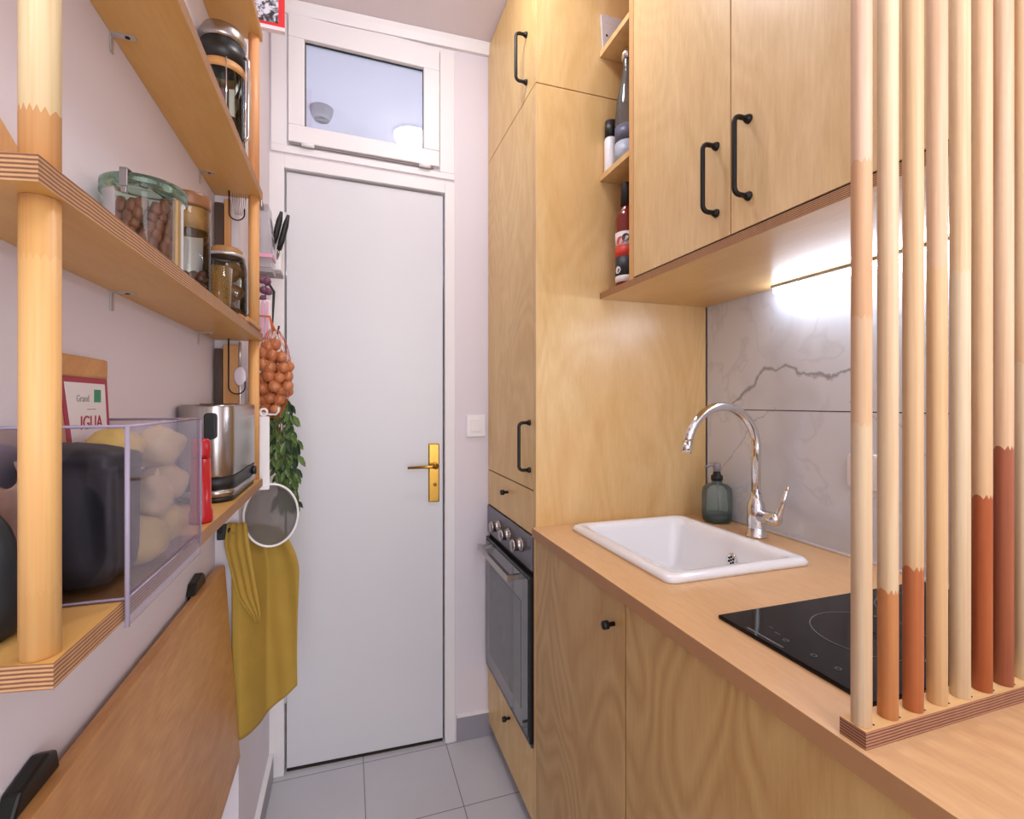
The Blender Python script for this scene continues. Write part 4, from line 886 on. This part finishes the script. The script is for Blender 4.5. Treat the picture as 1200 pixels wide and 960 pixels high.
def fl(z):
    p = [(at(300, 732, yf).z, at(300, 732, yf).x), (at(279, 700, yf).z, at(277, 700, yf).x), (at(262, 640, yf).z, at(262, 640, yf).x), (at(266, 612, yf).z, at(266, 612, yf).x)]
    for (za, xa), (zc, xc) in zip(p, p[1:]):
        if z <= zc: return xa + (xc - xa) * max(0, (z - za)) / (zc - za)
    return p[-1][1]
def fr_(z):
    p = [(at(303, 732, yf).z, at(304, 732, yf).x), (at(305, 718, yf).z, at(306, 718, yf).x), (at(292, 640, yf).z, at(293, 640, yf).x), (at(290, 612, yf).z, at(289, 612, yf).x)]
    for (za, xa), (zc, xc) in zip(p, p[1:]):
        if z <= zc: return xa + (xc - xa) * max(0, (z - za)) / (zc - za)
    return p[-1][1]
b = B(); sheet(b, lambda z: fl(z), fr_, at(300, 731, yf).z, at(280, 613, yf).z, lambda s, z: yf + 0.004 - 0.010 * s * s + 0.002 * math.sin(20 * s), 0.003, 20, 30)
obj('folded_bib', b, 'mustard', ap)
b = B(); tube(b, [at(288, 618, 1.315), at(286, 622, 1.312), at(270, 625, 1.306)], 0.003, 8); obj('strap', b, 'mustard', ap)
# peg rail that carries apron and sieve
pr_ = thing('peg_rail', 'small dark peg rail under the end of the lowest shelf holding the apron', 'rail', (-0.278, 1.325, 0.93))
b = B(); box(b, -0.294, -0.258, 1.320, 1.3295, 0.925, 0.962); obj('rail', b, 'blackp', pr_, 0.002)
for xx in (-0.286, -0.268):
    b = B(); tube(b, [(xx, 1.3195, 0.95), (xx + 0.002, 1.308, 0.946), (xx + 0.004, 1.302, 0.955)], 0.0028, 8); obj('peg', b, 'blackp', pr_)
# sieve
ys_ = 1.345; cs = at(318, 604, ys_); Rs = 0.060
sv = thing('sieve', 'round mesh sieve with a white rim and flat white handle hanging by the toaster', 'sieve', cs)
b = B(); tube(b, [cs + Vector((Rs * math.cos(a), 0.010 * math.cos(a), Rs * 1.28 * math.sin(a))) for a in [2 * PI * i / 40 for i in range(41)]], 0.0028, 8, False); obj('rim', b, 'whitep', sv)
b = B(); rings = []
for k in range(9):
    q = math.cos(k / 8 * PI / 2); dd2 = math.sin(k / 8 * PI / 2) * 0.026
    rings.append([b.verts.new(cs + Vector((Rs * q * math.cos(a) + 0.0, 0.010 * q * math.cos(a) - 0.0 + dd2, Rs * 1.28 * q * math.sin(a)))) for a in [2 * PI * i / 40 for i in range(40)]] if k < 8 else [b.verts.new(cs + Vector((0, dd2, 0)))])
for p, q in zip(rings, rings[1:]):
    for i in range(40):
        f = b.faces.new((p[i], p[(i + 1) % 40], q[(i + 1) % 40], q[i]) if len(q) > 1 else (p[i], p[(i + 1) % 40], q[0])); f.smooth = True
obj('mesh_bowl', b, 'meshgrey', sv)
h0, h1 = at(303.5, 572, ys_), at(316, 488, ys_)
b = B(); prism(b, rrect(h0.x, h1.x, h0.z - 0.005, h1.z, 0.004), ys_ - 0.004, ys_, 'Y'); obj('handle', b, 'whitep', sv, 0.0015)
tp_ = at(309, 485, ys_)
b = B(); tube(b, arc((tp_.x, ys_ - 0.002, tp_.z + 0.004), 0.008, 0, 360, 18, 'XZ'), 0.0028, 8, False); obj('hanging_eye', b, 'whitep', sv)
wh = thing('wall_hook', 'white curled hook holding the sieve above its handle', 'hook', (XL2, ys_, tp_.z))
b = B(); tube(b, [(XL2 + 0.0015, ys_ + 0.012, tp_.z + 0.004), (tp_.x - 0.012, ys_ + 0.012, tp_.z + 0.004), (tp_.x + 0.012, ys_ + 0.004, tp_.z - 0.002), (tp_.x + 0.028, ys_ - 0.002, tp_.z - 0.002), (tp_.x + 0.034, ys_ - 0.004, tp_.z + 0.006), (tp_.x + 0.034, ys_ - 0.004, tp_.z + 0.016)], 0.0024, 8); obj('arm', b, 'whitep', wh)
b = B(); box(b, XL2 + 0.0004, XL2 + 0.003, ys_ + 0.002, ys_ + 0.022, tp_.z - 0.014, tp_.z + 0.02); obj('back_plate', b, 'whitep', wh)
# herb bunch
hb_ = thing('herb_bunch', 'bunch of drying green bay leaves hanging upside down below the onions', 'herbs', at(330, 595, 1.47))
random.seed(21); bl, bd2 = B(), B()
for i in range(280):
    k = random.random(); v = 462 + 130 * k; w = 8 + 14 * math.sin(min(1, k * 1.15 + 0.18) * PI * 0.8); uc_ = 327 + 11 * k
    u = uc_ + random.uniform(-w, w) * 0.8; p = at(u, v, 1.485 + random.uniform(-0.015, 0.03)); p.x = max(p.x, XL2 + 0.012)
    bb = bd2 if i % 3 == 0 else bl; L = random.uniform(0.026, 0.042); wd = L * 0.19
    d = Vector((random.uniform(-.6, .6), random.uniform(-.4, .4), -1)).normalized(); s_ = d.cross(Vector((random.uniform(-.4, .4), 1, random.uniform(-.4, .4)))).normalized(); nrm = s_.cross(d)
    q = [p, p + d * L * .35 + s_ * wd, p + d * L * .7 + s_ * wd * .8 + nrm * .002, p + d * L, p + d * L * .7 - s_ * wd * .8 + nrm * .002, p + d * L * .35 - s_ * wd]
    mid = [p + d * L * .35 + nrm * 0.003, p + d * L * .7 + nrm * 0.004]
    vs = [bb.verts.new(x) for x in q]; ms = [bb.verts.new(x) for x in mid]
    for f in ((0, 1, 6), (1, 2, 7, 6), (2, 3, 7), (3, 4, 7), (4, 5, 6, 7), (5, 0, 6)):
        al = vs + ms; bb.faces.new([al[z] for z in f])
obj('leaves', bl, 'leafgreen', hb_); obj('dark_leaves', bd2, 'leafdark', hb_, label='dark green leaves')
b = B(); 
for k in range(4): tube(b, [at(322 + k * 2, 452, 1.49), at(324 + k * 3, 520, 1.49), at(326 + k * 3, 570, 1.49)], 0.0016, 6)
obj('stems', b, plain('stem', (120, 104, 66), 0.7), hb_)
b = B(); tube(b, [(XL2 + 0.0005, 1.492, at(326, 452, 1.49).z), at(331, 452, 1.49)], 0.0025, 8); obj('hanging_peg', b, 'boarddark', hb_)
# onions in a net
onz = thing('onion_net', 'orange net bag of small brown onions hanging at the end of the shelves', 'net bag', at(320, 480, 1.42))
random.seed(5); oc = []
rows = [(404, (313, 324)), (416, (306, 319, 331)), (429, (307, 318, 330, 338)), (442, (305, 316, 328, 338)), (455, (308, 320, 331, 339)), (467, (306, 317, 328)), (478, (313, 322))]
Yo = 1.40
for r, (v, us) in enumerate(rows):
    for k, u in enumerate(us):
        rad = 0.0162 * random.uniform(0.85, 1.05); yy = Yo + random.uniform(-0.014, 0.012); u += random.uniform(-2, 2); v_ = v + random.uniform(-2.5, 2.5)
        oc.append((at(u, v_, yy), rad))
for r, (v, us) in enumerate(rows[1:6]):
    for k, u in enumerate(us[:-1]): oc.append((at(u + 6, v + 4, Yo + 0.035), 0.0145))
for i, (p, rad) in enumerate(oc):
    p.x = max(p.x, XL2 + rad + 0.003)
    b = B(); blob(b, p, rad, i * 1.3, 0.10, 3, (1, 1, 0.98)); tube(b, [p + Vector((0, 0, rad * .8)), p + Vector((random.uniform(-.003, .003), 0, rad * 1.35))], [rad * .3, 0.0006], 7)
    tag(obj('shallot', b, 'onion'), 'small round brown-skinned onion inside the orange net bag', 'onion', 'onions in the hanging net')
b = B()
def net_pt(u, k, lvl):
    v = 388 + 100 * lvl; w = [3, 13, 18, 20, 20, 19, 16, 10, 3][min(8, int(lvl * 8))]; return v, w
nl, na = 9, 14
for sgn in (1, -1):
    for s0 in range(na):
        pts = []
        for j in range(nl * 3 + 1):
            lv = j / (nl * 3); w = 21 * math.sin(PI * min(1, max(0.02, lv * 0.96 + 0.02))) ** 0.55
            a = 2 * PI * (s0 / na) + sgn * lv * 3.2; c = at(321 + w * math.cos(a) * 1.0, 386 + 104 * lv, Yo + 0.012); p = c + Vector((0, 0.040 * math.sin(a) * (w / 21), 0)); p.x = max(p.x, XL2 + 0.003); pts.append(p)
        tube(b, pts, 0.0005, 4)
obj('netting', b, 'net', onz)
b = B(); tube(b, [at(321, 388, Yo + .012), at(318, 378, Yo + .01), at(316, 370, Yo + .01)], [0.005, 0.003, 0.002], 8); tube(b, [at(316, 371, Yo + .01), Vector((XL2 + 0.001, Yo + .02, at(316, 369, Yo).z))], 0.0022, 8); obj('knotted_top', b, 'net', onz)
# knife holder and odds and ends along the passage wall
kh = thing('knife_holder', 'white wall holder with two black-handled knives beyond the shelves', 'knife holder', at(322, 318, 1.62))
b = B(); p0, p1 = at(319, 318, 1.62), at(331, 262, 1.62); prism(b, [(p0.x - .012, p0.z), (p1.x - .002, p0.z), (p1.x - .002, p1.z - 0.02), (p0.x + .004, p1.z), (p0.x - .012, p1.z)], 1.60, 1.66, 'Y'); obj('block', b, 'whitep', kh, 0.004)
b = B(); box(b, p0.x - .014, p1.x - .001, 1.598, 1.662, p0.z - 0.012, p0.z - 0.0005); obj('foot', b, 'greyp', kh, 0.003)
b = B(); box(b, XL2 + 0.0005, p0.x - .0125, 1.61, 1.65, p0.z + 0.01, p0.z + 0.05); obj('wall_mount', b, 'whitep', kh)
for (u0, v0, u1, v1, lb) in ((321, 285, 330, 248, 'shorter black-handled knife in the white holder, nearer the wall'), (327, 293, 338, 252, 'longer black-handled knife in the white holder, nearer the door')):
    kn = thing('kitchen_knife', lb, 'knife', at(u0, v0, 1.585))
    A, D_ = at(u0, v0, 1.585), at(u1, v1, 1.56)
    b = B(); tube(b, [A, A.lerp(D_, .25), A.lerp(D_, .7), D_], [0.0065, 0.0085, 0.0085, 0.004], 10); obj('handle', b, 'blackp', kn)
    b = B(); dv = (A - D_).normalized(); tube(b, [A, A + dv * 0.012 + Vector((0, 0.006, 0)), A + dv * 0.03 + Vector((0, 0.012, 0))], [0.003, 0.004, 0.002], 6); obj('blade', b, 'steel', kn)
ct = thing('plastic_tub', 'frosted white plastic tub hanging behind the far dowel', 'tub', at(311, 316, 1.50))
q0, q1 = at(303, 316, 1.50), at(321, 244, 1.50)
b = B(); prism(b, [(max(q0.x, XL2 + .002), q0.z), (q1.x - .001, q0.z), (q1.x, q0.z + .06), (q1.x - .010, q1.z), (max(q0.x, XL2 + .002), q1.z)], 1.47, 1.53, 'Y'); obj('body', b, 'clearplastic', ct, 0.003)
b = B(); box(b, max(q0.x, XL2 + .002), q1.x + .001, 1.468, 1.532, q0.z + 0.028, q0.z + 0.038); obj('band', b, 'pink', ct)
b = B(); box(b, max(q0.x, XL2 + .002), q1.x, 1.469, 1.531, q0.z - 0.012, q0.z - 0.0005); obj('bottom', b, 'greyp', ct)
g0 = at(310, 335, 1.46)
gb_ = tag(obj('garlic_braid', (lambda b: ([blob(b, at(u, v, 1.46), r, i, .2, 3) for i, (u, v, r) in enumerate(((307, 328, .010), (313, 330, .011), (309, 340, .011), (315, 342, .009), (308, 350, .009)))], tube(b, [Vector((XL2 + .001, 1.465, at(308, 322, 1.46).z)), at(312, 322, 1.46), at(311, 352, 1.46)], 0.002, 6), b)[2])(B()), 'purple'), 'short string of purple garlic bulbs under the frosted tub', 'garlic')
b = B(); t0, t1 = at(304, 398, 1.44), at(317, 352, 1.44); sheet(b, lambda z: max(t0.x, XL2 + .002), lambda z: t1.x, t0.z, t1.z, lambda s, z: 1.44 + .004 * math.sin(7 * s), .003, 8, 8)
tw = obj('tea_towel', b, 'paper'); tag(tw, 'narrow white towel with pink stripes hanging between the garlic and the onions', 'towel')
b = B()
for k in (0.3, 0.75): 
    xx = t0.x + (t1.x - t0.x) * k; xx = max(xx, XL2 + .006); box(b, xx - .003, xx + .003, 1.4335, 1.4345, t0.z + .004, t1.z - .004)
obj('stripe', b, 'pink', tw)
tl = thing('kitchen_shears', 'dark metal kitchen shears hanging point down by the onion net', 'shears', at(320, 390, 1.6))
b = B(); tube(b, [at(316, 334, 1.6), at(321, 342, 1.6), at(320, 366, 1.6), at(319, 392, 1.6)], [0.003, 0.004, 0.003, 0.0012], 8); tube(b, [at(325, 392, 1.6), at(327, 382, 1.6)], [.002, .003], 8); obj('blades', b, 'ovendark', tl)
b = B(); pz = at(316, 332, 1.6); tube(b, [Vector((XL2 + .001, 1.6, pz.z)), pz], 0.002, 6); box(b, XL2 + 0.0002, XL2 + 0.002, 1.592, 1.608, pz.z - .01, pz.z + .01); obj('hook', b, 'zinc', tl)
b = B(); e1 = at(305, 230, 1.40); tube(b, [Vector((max(e1.x, XL2 + .004), 1.40, e1.z)), Vector((e1.x + .004, 1.40, at(308, 246, 1.4).z))], [0.004, 0.006], 8); tube(b, [Vector((XL2 + .001, 1.41, e1.z + .002)), Vector((e1.x + .002, 1.405, e1.z + .002))], 0.002, 6); box(b, XL2 + 0.0002, XL2 + 0.002, 1.402, 1.418, e1.z - .008, e1.z + .012)
tag(obj('bottle_opener', b, 'steel'), 'small steel opener hanging just below the far end of the third shelf', 'opener')
# red-framed calendar
cl = thing('calendar', 'red-bordered hanging card with a dark grey picture above the top shelf end', 'calendar', at(320, 27, 1.45))
c0, c1 = at(309, 29, 1.45), at(333.5, 29, 1.45)
zc1 = CEIL - 0.06
b = B(); box(b, XL2 + 0.0015, c1.x, 1.448, 1.456, c0.z, zc1); obj('card', b, 'redprint', cl)
b = B(); box(b, XL2 + 0.0015, c1.x + 0.001, 1.445, 1.459, c0.z - 0.010, c0.z - 0.0002); obj('bottom_bar', b, plain('bar_pinkwhite', (226, 206, 208), .5), cl)
t2 = NT('picture_print'); n_ = t2.noise(t2.coord(), 55, 3, .6, .6); t2.bsdf(t2.ramp(n_, [(0.42, lin((36, 34, 38))), (0.5, lin((120, 116, 124))), (0.56, lin((208, 206, 216)))]), .5)
b = B(); box(b, XL2 + 0.003, c1.x - 0.015, 1.4472, 1.4479, c0.z + 0.010, zc1 - 0.01); obj('picture', b, t2.m, cl)

# ------------------------------------------------------------------ ceiling lamp (also mirrored in the transom glass)
lp = thing('ceiling_lamp', 'small white dome lamp on the kitchen ceiling mirrored in the transom', 'lamp', (0.26, 1.12, CEIL))
b = B(); lathe(b, 0.26, 1.12, [(0, CEIL - 0.012), (0.088, CEIL - 0.012), (0.09, CEIL - 0.006), (0.09, CEIL - 0.0005), (0, CEIL - 0.0005)], 40); obj('base_ring', b, 'whitep', lp)
b = B(); lathe(b, 0.26, 1.12, [(0.083, CEIL - 0.0125), (0.080, CEIL - 0.03), (0.066, CEIL - 0.048), (0.04, CEIL - 0.058), (0, CEIL - 0.062)], 40); obj('shade', b, 'lamp', lp)

# ------------------------------------------------------------------ light
def area(name, loc, rot, sx, sy, p, col):
    l = bpy.data.lights.new(name, 'AREA'); l.shape = 'RECTANGLE'; l.size = sx; l.size_y = sy; l.energy = p; l.color = col
    o = bpy.data.objects.new(name, l); C.objects.link(o); o.location = loc; o.rotation_euler = rot; return o
area('open_end_fill', (0.35, YN - 0.05, 1.45), (PI / 2, 0, 0), 1.2, 1.9, 22, (0.93, 0.97, 1.0))  # added fill from the open end; no window is built there
area('overhead_fill', (0.3, -0.75, CEIL - 0.01), (0, 0, 0), 0.5, 0.5, 5, (0.97, 0.98, 1.0))  # added overhead fill behind the camera, with no lamp modelled
area('washroom_light', (0.25, 2.3, CEIL - 0.9), (PI, 0, 0), 0.9, 0.9, 12, (0.94, 0.97, 1.0))
wd_ = bpy.data.worlds.new('World'); bpy.context.scene.world = wd_; wd_.use_nodes = True
wd_.node_tree.nodes['Background'].inputs[0].default_value = (0.94, 0.95, 1.0, 1); wd_.node_tree.nodes['Background'].inputs[1].default_value = 1.0

# ------------------------------------------------------------------ camera and view
cd = bpy.data.cameras.new('camera'); cam = bpy.data.objects.new('camera', cd); C.objects.link(cam)
cam.location = (0, 0, EYE); cam.rotation_euler = (PI / 2, 0, -YAW)
cd.sensor_width = 36; cd.lens = 36 * F / 1200; cd.shift_y = (CV - 480) / 1200; cd.clip_start = 0.02
bpy.context.scene.camera = cam
vs_ = bpy.context.scene.view_settings
vs_.view_transform = 'Standard'; vs_.look = 'None'; vs_.gamma = 1; vs_.exposure = 0.52; vs_.use_curve_mapping = False
cy = bpy.context.scene.cycles
cy.max_bounces = 10; cy.diffuse_bounces = 5; cy.transparent_max_bounces = 16; cy.sample_clamp_indirect = 6
cy.use_denoising = True
